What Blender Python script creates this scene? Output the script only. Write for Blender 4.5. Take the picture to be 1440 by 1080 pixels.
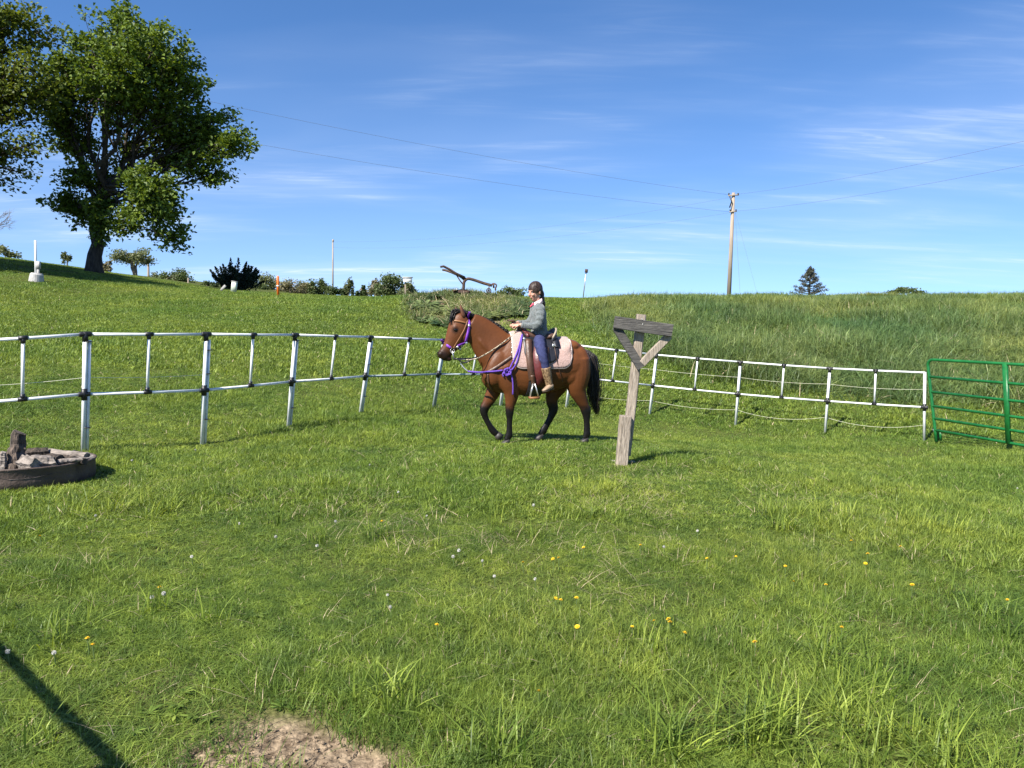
import bpy, bmesh, math, random
import numpy as np
from mathutils import Vector, Matrix
from mathutils.bvhtree import BVHTree

for o in list(bpy.data.objects): bpy.data.objects.remove(o)
R = math.radians
rng = np.random.default_rng(11)
random.seed(11)
S = bpy.context.scene
COL = S.collection

# ------------------------------------------------------------------ camera
F = 1081.0; EYE = 1.6; PITCH = R(5.92); ROLL = R(1.0)
cam_d = bpy.data.cameras.new('camera'); cam = bpy.data.objects.new('camera', cam_d); COL.objects.link(cam)
cam_d.sensor_width = 36; cam_d.lens = F/1440*36; cam_d.clip_start = 0.05; cam_d.clip_end = 8000
CM = Matrix.Translation((0, 0, EYE)) @ Matrix.Rotation(math.pi/2-PITCH, 4, 'X') @ Matrix.Rotation(ROLL, 4, 'Z')
cam.matrix_world = CM
S.camera = cam
S.render.resolution_x = 1024; S.render.resolution_y = 768
S.render.engine = 'CYCLES'; S.cycles.max_bounces = 5; S.cycles.diffuse_bounces = 2; S.cycles.glossy_bounces = 2; S.cycles.transmission_bounces = 2; S.cycles.transparent_max_bounces = 4

# ------------------------------------------------------------------ light
SUN_EL = R(45); SUN_TRAVEL = Vector((0.64, 0.77, 0)).normalized()      # horizontal way the light travels
sun_d = bpy.data.lights.new('sun', 'SUN'); sun_d.energy = 4.8; sun_d.angle = R(0.53); sun_d.color = (1, .945, .86)
sun = bpy.data.objects.new('sun', sun_d); COL.objects.link(sun)
trav = Vector((SUN_TRAVEL.x*math.cos(SUN_EL), SUN_TRAVEL.y*math.cos(SUN_EL), -math.sin(SUN_EL)))
sun.rotation_euler = trav.to_track_quat('-Z', 'Y').to_euler(); sun.location = (-20, -25, 40)

W = bpy.data.worlds.new('World'); S.world = W; W.use_nodes = True
nt = W.node_tree; N = nt.nodes; L = nt.links; N.clear()
out = N.new('ShaderNodeOutputWorld'); bg = N.new('ShaderNodeBackground'); bg.inputs[1].default_value = 0.087
sky = N.new('ShaderNodeTexSky'); sky.sky_type = 'NISHITA'; sky.sun_disc = False
sky.sun_elevation = SUN_EL; sky.sun_rotation = math.atan2(-SUN_TRAVEL.x, -SUN_TRAVEL.y)
sky.air_density = 1.0; sky.dust_density = 0.0; sky.ozone_density = 8.0; sky.altitude = 1500
hs = N.new('ShaderNodeHueSaturation'); hs.inputs['Saturation'].default_value = 1.06; hs.inputs['Value'].default_value = 1.0
L.new(sky.outputs[0], hs.inputs['Color'])
tc = N.new('ShaderNodeTexCoord'); sep = N.new('ShaderNodeSeparateXYZ'); L.new(tc.outputs['Generated'], sep.inputs[0])
lift = N.new('ShaderNodeVectorMath'); lift.operation = 'ADD'; lift.inputs[1].default_value = (0, 0, .095); L.new(tc.outputs['Generated'], lift.inputs[0])
nrmz = N.new('ShaderNodeVectorMath'); nrmz.operation = 'NORMALIZE'; L.new(lift.outputs[0], nrmz.inputs[0]); L.new(nrmz.outputs[0], sky.inputs[0])   # clear dry air: no yellow band at the horizon
def math_node(op, a=None, b=None, va=None, vb=None, nodes=N, links=L, clamp=False):
    m = nodes.new('ShaderNodeMath'); m.operation = op; m.use_clamp = clamp
    if a is not None: links.new(a, m.inputs[0])
    if b is not None: links.new(b, m.inputs[1])
    if va is not None: m.inputs[0].default_value = va
    if vb is not None: m.inputs[1].default_value = vb
    return m.outputs[0]
zc = math_node('MAXIMUM', math_node('ADD', sep.outputs[2], vb=0.10), vb=0.03)
cx = math_node('DIVIDE', sep.outputs[0], zc); cy = math_node('DIVIDE', sep.outputs[1], zc)
cmb = N.new('ShaderNodeCombineXYZ'); L.new(cx, cmb.inputs[0]); L.new(cy, cmb.inputs[1])
def cirrus(scale, loc, rot, lo, hi, detail=7, dist=0.6):
    mp = N.new('ShaderNodeMapping'); mp.inputs['Scale'].default_value = scale; mp.inputs['Location'].default_value = loc
    mp.inputs['Rotation'].default_value = (0, 0, rot)
    L.new(cmb.outputs[0], mp.inputs[0])
    nz = N.new('ShaderNodeTexNoise'); nz.inputs['Scale'].default_value = 1; nz.inputs['Detail'].default_value = detail
    nz.inputs['Roughness'].default_value = .55; nz.inputs['Distortion'].default_value = dist
    L.new(mp.outputs[0], nz.inputs['Vector'])
    mr = N.new('ShaderNodeMapRange'); mr.interpolation_type = 'SMOOTHSTEP'
    mr.inputs[1].default_value = lo; mr.inputs[2].default_value = hi
    L.new(nz.outputs[0], mr.inputs[0]); return mr.outputs[0]
streak = cirrus((.55, 2.0, 1), (3.1, 1.7, 0), R(10), .40, .80, 9, 1.2)
broad = cirrus((.32, .6, 1), (7.4, 2.1, 0), R(-4), .40, .66, 4, .3)
fine = cirrus((2.4, 13.0, 1), (1.1, 4.7, 0), R(16), .36, .70, 9, 1.6)
cl = math_node('MULTIPLY', streak, broad)
cl = math_node('MULTIPLY', cl, math_node('ADD', math_node('MULTIPLY', fine, vb=.8), vb=.35))
hz = math_node('MULTIPLY', math_node('POWER', math_node('SUBTRACT', math_node('MULTIPLY', math_node('MAXIMUM', sep.outputs[2], vb=0), vb=-3.2), vb=-1, clamp=True), vb=2.0), vb=.22)
cl = math_node('ADD', math_node('MULTIPLY', cl, vb=.55), math_node('MULTIPLY', broad, vb=.11), clamp=True)
cl = math_node('ADD', cl, hz, clamp=True)
mixc = N.new('ShaderNodeMixRGB'); L.new(cl, mixc.inputs[0]); L.new(hs.outputs[0], mixc.inputs[1]); mixc.inputs[2].default_value = (5.2, 5.8, 6.8, 1)
L.new(mixc.outputs[0], bg.inputs[0]); L.new(bg.outputs[0], out.inputs[0])

S.view_settings.view_transform = 'Standard'; S.view_settings.look = 'None'
S.view_settings.exposure = 1.16; S.view_settings.gamma = 1; S.view_settings.use_curve_mapping = False

# ------------------------------------------------------------------ helpers
M3 = CM.to_3x3(); CO = CM.translation
def ray(px, py): return M3 @ Vector(((px-720)/F, -(py-540)/F, -1))
def P(px, py, d):
    r = ray(px, py); return CO + r*(d/r.y)

ANCH = {}
def root(name, label, cat, anchor=(0, 0, 0), frame=None, group=None):
    o = bpy.data.objects.new(name, None); COL.objects.link(o); o.empty_display_size = .2
    a = Vector(anchor); ANCH[o.name] = a
    o.matrix_world = (frame if frame is not None else Matrix()) @ Matrix.Translation(a)
    o['label'] = label; o['category'] = cat
    if group: o['group'] = group
    return o
def tag(o, label, cat, group=None):
    o['label'] = label; o['category'] = cat
    if group: o['group'] = group
    return o

def crom(pts, n):
    """Catmull-Rom through rows of an array, n samples per span"""
    p = np.array(pts, float); k = len(p)
    if k < 2: return p
    e = np.vstack([2*p[0]-p[1], p, 2*p[-1]-p[-2]]); o = []
    for i in range(k-1):
        a, b, c, d = e[i], e[i+1], e[i+2], e[i+3]
        for t in np.linspace(0, 1, n, endpoint=False):
            o.append(.5*((2*b)+(-a+c)*t+(2*a-5*b+4*c-d)*t*t+(-a+3*b-3*c+d)*t**3))
    o.append(p[-1]); return np.array(o)

class MB:
    def __init__(s): s.v = []; s.f = []; s.mi = []; s.cur = 0
    def add(s, v, f):
        b = len(s.v); s.v += [tuple(map(float, q)) for q in v]; s.f += [tuple(b+i for i in q) for q in f]; s.mi += [s.cur]*len(f); return s
    def rings(s, rings, cap=True, closed=True):
        m = len(rings[0]); v = [q for r in rings for q in r]; f = []
        for i in range(len(rings)-1):
            for j in range(m if closed else m-1):
                k = (j+1) % m; f.append((i*m+j, i*m+k, (i+1)*m+k, (i+1)*m+j))
        if cap:
            f.append(tuple(range(m-1, -1, -1))); f.append(tuple((len(rings)-1)*m+j for j in range(m)))
        return s.add(v, f)
    def tube(s, pts, r, n=8, cap=True, sq=1.0, ref=None):
        pts = [Vector(p) for p in pts]; k = len(pts)
        rr = r if hasattr(r, '__len__') else [r]*k
        up = None; rings = []
        for i, p in enumerate(pts):
            t = (pts[min(i+1, k-1)]-pts[max(i-1, 0)])
            if t.length < 1e-9: t = Vector((0, 0, 1))
            t.normalize()
            if up is None:
                a = Vector(ref) if ref is not None else (Vector((0, 0, 1)) if abs(t.z) < .9 else Vector((1, 0, 0)))
                up = (a-t*a.dot(t)).normalized()
            else:
                up = (up-t*up.dot(t))
                up = up.normalized() if up.length > 1e-6 else t.orthogonal().normalized()
            w = t.cross(up)
            rings.append([p+(up*math.cos(2*math.pi*j/n)*sq+w*math.sin(2*math.pi*j/n))*rr[i] for j in range(n)])
        return s.rings(rings, cap)
    def loft(s, sec, n=20, sub=5):
        """sec rows: u, v, w, rn (in the u-w plane), rv (across v); rings square to the path"""
        q = crom(sec, sub); k = len(q); rings = []
        for i in range(k):
            p = Vector(q[i, :3]); t = Vector(q[min(i+1, k-1), :3]-q[max(i-1, 0), :3])
            t.normalize(); lat = Vector((0, 1, 0)); lat = (lat-t*lat.dot(t)).normalized(); nn = t.cross(lat)
            rn, rv = max(q[i, 3], .002), max(q[i, 4], .002)
            rings.append([p+nn*math.cos(2*math.pi*j/n)*rn+lat*math.sin(2*math.pi*j/n)*rv for j in range(n)])
        return s.rings(rings)
    def ell(s, c, r, n=16, m=10, rot=None):
        c = Vector(c); v = []; f = []
        for i in range(m+1):
            th = math.pi*i/m
            for j in range(n):
                ph = 2*math.pi*j/n
                d = Vector((r[0]*math.sin(th)*math.cos(ph), r[1]*math.sin(th)*math.sin(ph), r[2]*math.cos(th)))
                if rot: d = rot @ d
                v.append(c+d)
        for i in range(m):
            for j in range(n):
                k = (j+1) % n; f.append((i*n+j, (i+1)*n+j, (i+1)*n+k, i*n+k))
        return s.add(v, f)
    def box(s, a, b, wdir, w, h, seg=1, jit=0.0, bev=0.12):
        """beam from a to b: w along wdir, h across, chamfered"""
        a = Vector(a); b = Vector(b); t = (b-a).normalized(); wd = Vector(wdir); wd = (wd-t*wd.dot(t)).normalized(); hd = t.cross(wd)
        c = bev*min(w, h); o = [(w/2-c, h/2), (w/2, h/2-c), (w/2, -h/2+c), (w/2-c, -h/2), (-w/2+c, -h/2), (-w/2, -h/2+c), (-w/2, h/2-c), (-w/2+c, h/2)]
        rings = []
        for i in range(seg+1):
            p = a.lerp(b, i/seg)
            rings.append([p+wd*(x+random.uniform(-jit, jit))+hd*(y+random.uniform(-jit, jit)) for x, y in o])
        return s.rings(rings)
    def ribbon(s, pts, nrm, w, th=.003):
        """flat strap along pts with given normals"""
        k = len(pts); rings = []
        for i in range(k):
            p = Vector(pts[i]); t = Vector(pts[min(i+1, k-1)])-Vector(pts[max(i-1, 0)]); t.normalize()
            n_ = Vector(nrm[i]); n_ = (n_-t*n_.dot(t)).normalized(); l = t.cross(n_)
            ww = w[i] if hasattr(w, '__len__') else w
            rings.append([p+l*ww/2-n_*th/2, p+l*ww/2+n_*th/2, p-l*ww/2+n_*th/2, p-l*ww/2-n_*th/2])
        return s.rings(rings)
    def mesh(s, name, off=(0, 0, 0)):
        o = Vector(off); me = bpy.data.meshes.new(name)
        me.from_pydata([(x-o.x, y-o.y, z-o.z) for x, y, z in s.v], [], s.f); me.update()
        bm = bmesh.new(); bm.from_mesh(me); bmesh.ops.recalc_face_normals(bm, faces=bm.faces); bm.to_mesh(me); bm.free()
        me.polygons.foreach_set('material_index', s.mi); return me
    def build(s, name, mat, parent=None, smooth=True, anchor=None, frame=None):
        a = ANCH[parent.name] if parent is not None else Vector(anchor or (0, 0, 0))
        me = s.mesh(name, a); o = bpy.data.objects.new(name, me); COL.objects.link(o)
        for m in (mat if isinstance(mat, (list, tuple)) else [mat]): me.materials.append(m)
        if smooth: me.polygons.foreach_set('use_smooth', [True]*len(me.polygons))
        ANCH[o.name] = a
        if parent is not None: o.parent = parent
        else: o.matrix_world = (frame if frame is not None else Matrix()) @ Matrix.Translation(a)
        return o

def fuse(mb, voxel, it=4, fac=.5):
    """voxel-fuse overlapping closed shapes into one skin"""
    me = mb.mesh('tmp'); o = bpy.data.objects.new('tmp', me); COL.objects.link(o)
    m = o.modifiers.new('r', 'REMESH'); m.mode = 'VOXEL'; m.voxel_size = voxel; m.use_smooth_shade = True
    m = o.modifiers.new('s', 'SMOOTH'); m.factor = fac; m.iterations = it
    bpy.context.view_layer.update()
    ev = o.evaluated_get(bpy.context.evaluated_depsgraph_get()); m2 = ev.to_mesh()
    r = MB(); r.v = [tuple(v.co) for v in m2.vertices]; r.f = [tuple(p.vertices) for p in m2.polygons]; r.mi = [0]*len(r.f)
    ev.to_mesh_clear(); bpy.data.objects.remove(o); bpy.data.meshes.remove(me); return r

# ------------------------------------------------------------------ materials
def new_mat(name):
    m = bpy.data.materials.new(name); m.use_nodes = True
    return m, m.node_tree.nodes, m.node_tree.links, m.node_tree.nodes['Principled BSDF']
def mat(name, c1, c2=None, rough=.6, scale=6, bump=0, bscale=None, metal=0, spec=.5, stretch=(1, 1, 1), detail=5, lo=.35, hi=.65, sheen=0, coord='Object', dist=0):
    m, n, l, b = new_mat(name)
    b.inputs['Roughness'].default_value = rough; b.inputs['Metallic'].default_value = metal
    b.inputs['Specular IOR Level'].default_value = spec; b.inputs['Base Color'].default_value = (*c1, 1)
    if sheen: b.inputs['Sheen Weight'].default_value = sheen
    if c2 is not None or bump:
        t = n.new('ShaderNodeTexCoord'); mp = n.new('ShaderNodeMapping'); mp.inputs['Scale'].default_value = stretch
        l.new(t.outputs[coord], mp.inputs[0])
        z = n.new('ShaderNodeTexNoise'); z.inputs['Scale'].default_value = scale; z.inputs['Detail'].default_value = detail; z.inputs['Distortion'].default_value = dist
        l.new(mp.outputs[0], z.inputs['Vector'])
        if c2 is not None:
            r = n.new('ShaderNodeValToRGB'); r.color_ramp.elements[0].position = lo; r.color_ramp.elements[1].position = hi
            r.color_ramp.elements[0].color = (*c1, 1); r.color_ramp.elements[1].color = (*c2, 1)
            l.new(z.outputs[0], r.inputs[0]); l.new(r.outputs[0], b.inputs['Base Color'])
        if bump:
            z2 = n.new('ShaderNodeTexNoise'); z2.inputs['Scale'].default_value = bscale or scale; z2.inputs['Detail'].default_value = 6
            l.new(mp.outputs[0], z2.inputs['Vector'])
            bp = n.new('ShaderNodeBump'); bp.inputs['Strength'].default_value = bump; bp.inputs['Distance'].default_value = .02
            l.new(z2.outputs[0], bp.inputs['Height']); l.new(bp.outputs[0], b.inputs['Normal'])
    return m
def leaf_mat(name, c1, c2, trans=.35, inst=False, rough=.55, spec=.3):
    """c1..c2 by the 'rnd' colour attribute of each leaf; instanced tufts also carry a 'tint' colour"""
    m, n, l, b = new_mat(name)
    at = n.new('ShaderNodeAttribute'); at.attribute_name = 'rnd'
    mx = n.new('ShaderNodeMixRGB'); mx.inputs[1].default_value = (*c1, 1); mx.inputs[2].default_value = (*c2, 1); l.new(at.outputs['Fac'], mx.inputs[0])
    c = mx.outputs[0]
    if inst:
        a2 = n.new('ShaderNodeAttribute'); a2.attribute_type = 'INSTANCER'; a2.attribute_name = 'tint'
        mu = n.new('ShaderNodeMixRGB'); mu.blend_type = 'MULTIPLY'; mu.inputs[0].default_value = 1; l.new(c, mu.inputs[1]); l.new(a2.outputs['Color'], mu.inputs[2]); c = mu.outputs[0]
        ge = n.new('ShaderNodeNewGeometry')
        for sc_, k0, k1 in ((.42, (.82, .88, .84), (1.20, 1.10, 1.1)), (1.7, (.86, .89, .88), (1.14, 1.10, 1.04)), (7.0, (.74, .78, .82), (1.26, 1.18, 1.12))):
            zz = n.new('ShaderNodeTexNoise'); zz.inputs['Scale'].default_value = sc_; zz.inputs['Detail'].default_value = 3; l.new(ge.outputs['Position'], zz.inputs['Vector'])
            rp = n.new('ShaderNodeValToRGB'); rp.color_ramp.elements[0].position = .36; rp.color_ramp.elements[1].position = .64; rp.color_ramp.elements[0].color = (*k0, 1); rp.color_ramp.elements[1].color = (*k1, 1); l.new(zz.outputs[0], rp.inputs[0])
            m2 = n.new('ShaderNodeMixRGB'); m2.blend_type = 'MULTIPLY'; m2.inputs[0].default_value = 1; l.new(c, m2.inputs[1]); l.new(rp.outputs[0], m2.inputs[2]); c = m2.outputs[0]
    b.inputs['Roughness'].default_value = rough; b.inputs['Specular IOR Level'].default_value = spec
    l.new(c, b.inputs['Base Color'])
    tr = n.new('ShaderNodeBsdfTranslucent'); tm = n.new('ShaderNodeMixRGB'); tm.blend_type = 'MULTIPLY'; tm.inputs[0].default_value = 1
    l.new(c, tm.inputs[1]); tm.inputs[2].default_value = (1.25, 1.15, .5, 1); l.new(tm.outputs[0], tr.inputs[0])
    ms = n.new('ShaderNodeMixShader'); ms.inputs[0].default_value = trans; l.new(b.outputs[0], ms.inputs[1]); l.new(tr.outputs[0], ms.inputs[2])
    l.new(ms.outputs[0], n['Material Output'].inputs[0]); return m

MT = dict(
    pvc=mat('white_pipe', (.62, .64, .64), (.80, .81, .80), .35, 9, spec=.5, lo=.3, hi=.6),
    pvc_grey=mat('grey_pipe', (.30, .36, .36), (.42, .48, .47), .35, 9),
    black=mat('black_plastic', (.012, .012, .013), None, .45),
    green=mat('green_gate_paint', (.006, .10, .02), (.011, .135, .031), .35, 14, bump=.08, bscale=60),
    galv=mat('bright_metal', (.6, .6, .58), (.75, .75, .72), .35, 20, metal=.8),
    wood=mat('weathered_wood', (.19, .15, .115), (.42, .355, .28), .85, 5, bump=.9, bscale=12, stretch=(9, 9, .8), lo=.3, hi=.72, dist=1.2),
    woodg=mat('grey_board_wood', (.042, .040, .038), (.12, .112, .10), .85, 5, bump=.8, bscale=12, stretch=(.8, 9, 12), lo=.3, hi=.7, dist=1.2),
    rust=mat('rusty_steel', (.066, .046, .037), (.115, .084, .068), .75, 7, bump=.3, bscale=40, spec=.4),
    rustdark=mat('dark_rusty_iron', (.03, .02, .015), (.09, .05, .032), .85, 12, bump=.5),
    char=mat('charred_wood', (.018, .014, .011), (.09, .066, .048), .9, 5, bump=1, bscale=10, stretch=(6, 6, 1), lo=.4, hi=.7),
    stump=mat('burnt_stump_wood', (.035, .027, .021), (.17, .125, .095), .9, 5, bump=1, bscale=10, stretch=(6, 6, 1), lo=.35, hi=.7),
    ash=mat('ashen_wood', (.07, .058, .05), (.28, .24, .205), .95, 9, bump=1, bscale=18, stretch=(1, 3, 3), lo=.3, hi=.6),
    ashes=mat('ashes', (.03, .027, .025), (.2, .18, .16), 1, 14, bump=1, bscale=30),
    bark=mat('bark', (.03, .023, .018), (.085, .066, .05), .95, 4, bump=1, bscale=9, stretch=(3, 3, .7)),
    barkfar=mat('pale_bark', (.16, .13, .10), (.26, .22, .18), .95, 4),
    pole=mat('utility_pole_wood', (.24, .19, .145), (.36, .30, .23), .9, 3, stretch=(3, 3, .3)),
    wire=mat('wire', (.10, .11, .13), None, .6),
    cord=mat('electric_cord', (.62, .62, .40), (.75, .74, .6), .7, 80),
    concrete=mat('pale_concrete', (.32, .31, .29), (.46, .445, .42), .9, 8, bump=.3),
    whitepaint=mat('white_paint', (.7, .7, .7), (.8, .8, .79), .5, 8),
    box=mat('beige_box_paint', (.50, .55, .45), (.58, .62, .52), .5, 4),
    orange=mat('orange_plastic', (.80, .17, .02), None, .45),
    rock=mat('limestone', (.28, .25, .21), (.5, .46, .40), .95, 6, bump=.8),
    # horse and rider
    mane=mat('black_hair', (.008, .007, .007), (.025, .018, .014), .45, 30, stretch=(1, 1, 6)),
    hoof=mat('dark_hoof', (.014, .012, .011), (.045, .038, .033), .55, 20),
    eye=mat('dark_eye', (.006, .004, .003), None, .08),
    purple=mat('purple_webbing', (.16, .03, .36), (.22, .05, .46), .6, 90),
    rope=mat('purple_rope', (.085, .035, .31), (.14, .06, .42), .75, 120, bump=.5, bscale=150),
    leather=mat('brown_leather', (.055, .026, .015), (.10, .05, .028), .45, 14, bump=.2, bscale=60),
    tan=mat('tan_leather', (.20, .085, .03), (.27, .12, .045), .45, 14),
    maroon=mat('maroon_leather', (.075, .012, .012), (.11, .02, .018), .4, 14, bump=.15, bscale=50),
    blackl=mat('black_leather', (.011, .011, .014), (.02, .02, .025), .4, 14),
    rawhide=mat('rawhide_edge', (.34, .28, .20), None, .6),
    pad=mat('pink_fleece', (.36, .235, .20), (.47, .325, .285), .95, 60, bump=.5, bscale=120, sheen=.3),
    padedge=mat('pale_pad_binding', (.50, .40, .36), None, .9),
    braid=mat('braided_rein', (.03, .025, .02), (.45, .38, .26), .8, 90, lo=.47, hi=.53),
    sweater=mat('grey_sweater', (.085, .10, .10), (.15, .168, .165), .95, 60, bump=.5, bscale=90, sheen=.3),
    jeans=mat('navy_jeans', (.018, .022, .075), (.03, .038, .115), .9, 30, bump=.3, bscale=80),
    boot=mat('tan_boot', (.075, .04, .018), (.27, .175, .085), .6, 55, lo=.40, hi=.6),
    bootfoot=mat('pale_boot_leather', (.24, .16, .10), (.34, .245, .155), .6, 30),
    sole=mat('boot_sole', (.06, .04, .025), None, .8),
    hair=mat('dark_brown_hair', (.014, .008, .006), (.055, .030, .019), .5, 22, bump=.15, bscale=40, stretch=(2, 5, 5)),
    collar=mat('pale_pink_collar', (.72, .50, .50), (.78, .58, .57), .9, 20),
    hotpink=mat('pink_lining', (.75, .07, .13), None, .8),
    eyewhite=mat('eye_white', (.6, .58, .55), None, .3),
    dandy=mat('dandelion_yellow', (.80, .50, .01), None, .7),
    fluff=mat('dandelion_fluff', (.5, .49, .44), None, 1),
    stem=mat('flower_stem', (.10, .15, .04), None, .7),
)

# ------------------------------------------------------------------ terrain
posts_px = [  # base x, base y, top x, top y, depth of every fence post
    (-62, 656, -62, 481, 7.3), (117, 638, 120, 470, 7.9), (284, 627, 290, 470, 8.8), (405, 602, 415, 471, 9.9), (506, 584, 521, 474, 11.4),
    (609, 574, 624, 478, 12.9), (703, 572, 716, 481, 13.9), (796, 573, 808, 485, 14.7), (913, 585, 923, 499, 15.2), (1034, 599, 1041, 509, 14.7),
    (1160, 610, 1167, 518, 14.0), (1299.5, 623, 1300.5, 524, 13.1)]
ctrl = [(0, -6, 0), (-6, -3, .05), (6, -3, -.12), (0, 0, 0), (-3, 3, .05), (0, 3, 0), (3, 3, -.06), (-5, 1, .08), (5, 1, -.12), (-20, 0, .3), (20, 0, -.8), (0, -25, 0), (-25, -25, 0), (25, -25, -.5), (5, 6, -.18), (-9, 5, .25), (11, 8, -.6)]
for bx, by, _, _, d in posts_px: ctrl.append(tuple(P(bx, by, d)))
for px, py, d in [(872, 653, 8), (60, 684, 6.5), (712, 625, 9.3), (712, 624, 9.5), (760, 622, 9.6), (790, 620, 9.8), (830, 619, 10.0), (1312, 622, 12.8), (1440, 634, 11.6),
                  (0, 520, 11.5), (0, 470, 17), (0, 425, 25), (60, 396, 31), (0, 352, 47), (60, 362, 46), (130, 381, 41), (200, 392, 44), (285, 404, 46), (280, 412, 33),
                  (200, 520, 13), (200, 470, 18), (250, 425, 26), (420, 520, 14.5), (420, 470, 19), (430, 430, 25), (430, 418, 31), (560, 420, 31), (580, 520, 15.5), (590, 470, 19.5),
                  (640, 445, 22.2), (650, 416, 25), (720, 421, 26), (700, 470, 19.5), (740, 500, 17.5), (790, 460, 21), (800, 420, 31), (860, 500, 18), (900, 522, 17.2),
                  (1000, 528, 17.2), (1000, 470, 20.5), (1000, 438, 24.5), (1000, 421, 29.5), (1150, 545, 16.4), (1150, 490, 18.8), (1150, 443, 23.5), (1150, 420, 29.5),
                  (1300, 572, 15.2), (1300, 500, 17.8), (1300, 443, 22.8), (1300, 419, 29.5), (1440, 575, 15), (1440, 500, 17.5), (1440, 443, 22.5), (1440, 418, 29.5),
                  (1750, 560, 14.5), (1750, 412, 29), (-300, 350, 30), (-250, 420, 20)]:
    ctrl.append(tuple(P(px, py, d)))
for x, y, z in [(-8, 45, 1.8), (5, 42, 1.6), (20, 42, 1.6), (35, 42, 1.6), (-30, 60, 4.4), (-15, 60, 2.0), (5, 60, 1.3), (30, 60, 1.3), (-45, 40, 6.0)]: ctrl.append((x, y, z))
C3 = np.array(ctrl)
def _phi(r2): return np.where(r2 > 1e-9, .5*r2*np.log(np.maximum(r2, 1e-9)), 0)
_n = len(C3); _D = ((C3[:, None, :2]-C3[None, :, :2])**2).sum(-1)
_A = np.zeros((_n+3, _n+3)); _A[:_n, :_n] = _phi(_D)+np.eye(_n)*.6; _A[:_n, _n] = 1; _A[:_n, _n+1:] = C3[:, :2]; _A[_n, :_n] = 1; _A[_n+1:, :_n] = C3[:, :2].T
_w = np.linalg.solve(_A, np.concatenate([C3[:, 2], [0, 0, 0]]))
def smooth(a, b, x): t = np.clip((x-a)/(b-a), 0, 1); return t*t*(3-2*t)
# lattice noise for tints, bumps and patches
_tab = np.random.default_rng(5).random((256, 256))
def vnoise(x, y, s, seed=0):
    x = np.asarray(x)/s+seed*17.3; y = np.asarray(y)/s+seed*9.1
    xi = np.floor(x).astype(int); yi = np.floor(y).astype(int); fx = x-xi; fy = y-yi; fx = fx*fx*(3-2*fx); fy = fy*fy*(3-2*fy)
    g = lambda i, j: _tab[i % 256, j % 256]
    return (g(xi, yi)*(1-fx)+g(xi+1, yi)*fx)*(1-fy)+(g(xi, yi+1)*(1-fx)+g(xi+1, yi+1)*fx)*fy
def fbm(x, y, s, seed=0, o=4):
    a = 0; w = .5; t = 0
    for i in range(o): a = a+w*vnoise(x, y, s/2**i, seed+i); t += w; w *= .5
    return a/t
def gh(x, y):
    x = np.atleast_1d(np.asarray(x, float)); y = np.atleast_1d(np.asarray(y, float)); out_ = np.empty(len(x))
    for i in range(0, len(x), 40000):
        X = x[i:i+40000]; Y = y[i:i+40000]
        r2 = (X[:, None]-C3[None, :, 0])**2+(Y[:, None]-C3[None, :, 1])**2
        z = _phi(r2) @ _w[:_n]+_w[_n]+_w[_n+1]*X+_w[_n+2]*Y
        rr = np.hypot(X, Y); k = smooth(42, 75, rr); far = 1.0+3.2*smooth(-6, -45, X)*smooth(20, 50, Y)-.012*np.maximum(rr-80, 0)
        far = np.where(Y < 0, 0, far)
        z = z*(1-k)+far*k
        out_[i:i+40000] = z+(fbm(X, Y, 1.3, 3)-.5)*.05*smooth(26, 10, rr)
    return out_
def gz(x, y): return float(gh([x], [y])[0])
def G(px, py):
    """where the line of sight meets the ground"""
    r = ray(px, py).normalized(); t = np.geomspace(1.5, 90, 600); z = CO.z+r.z*t-gh(r.x*t, r.y*t)
    i = np.argmax(z < 0); i = i if z[i] < 0 else len(t)-1
    return Vector((r.x*t[i], r.y*t[i], gz(r.x*t[i], r.y*t[i])))
# bare soil, in world metres: x, y, rx, ry, amount
SOIL = []
for px, py, rx, ry, k in [(390, 1070, .40, .24, 1), (455, 1058, .20, .18, 1), (300, 1078, .28, .12, .9), (222, 962, .12, .10, .55), (262, 958, .07, .06, .4), (655, 1015, .08, .08, .45), (463, 993, .09, .05, .7), (866, 650, .16, .12, .8), (890, 649, .14, .1, .7),
                          (612, 433, .7, 1.6, 1), (625, 447, .6, 1.0, .8), (705, 458, .7, 1.2, .9), (690, 470, .6, .9, .5), (835, 445, .3, 1.8, .5), (845, 465, .3, 1.2, .4), (1335, 437, .8, .5, .9), (1378, 436, .8, .5, .9), (955, 474, .5, .4, .7), (1180, 455, .4, .3, .4)]:
    g = G(px, py); SOIL.append((g.x, g.y, rx, ry, k))
FIRE = P(26, 668, 6.75)
def soil(x, y):
    a = np.zeros(len(x))
    e = (fbm(x, y, .35, 21)-.5)*1.5
    for sx, sy, rx, ry, k in SOIL:
        d = np.hypot((x-sx)/rx, (y-sy)/ry); a = np.maximum(a, k*smooth(1.25, .75, d+e*.8))
    return a
# the rough bank on the right and the weedy mound
def bank(x, y):
    px = 720+F*x/np.maximum(y, .1)
    foot = np.interp(px, [820, 860, 900, 1000, 1150, 1300, 1440, 1800], [26, 21.5, 18.8, 17.4, 16.4, 15.3, 15.0, 14.5])
    edge = smooth(835, 865, px+(fbm(x, y, 1.5, 8)-.5)*40)
    return edge*smooth(-.5, .5, y-foot+(fbm(x, y, 1.0, 12)-.5)*1.6)*smooth(46, 38, y)
MOUND = P(655, 425, 23.5)
def mound(x, y): return smooth(1.15, .8, np.hypot((x-MOUND.x)/2.0, (y-MOUND.y)/2.7)+(fbm(x, y, 1.2, 31)-.5)*.6)

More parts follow.
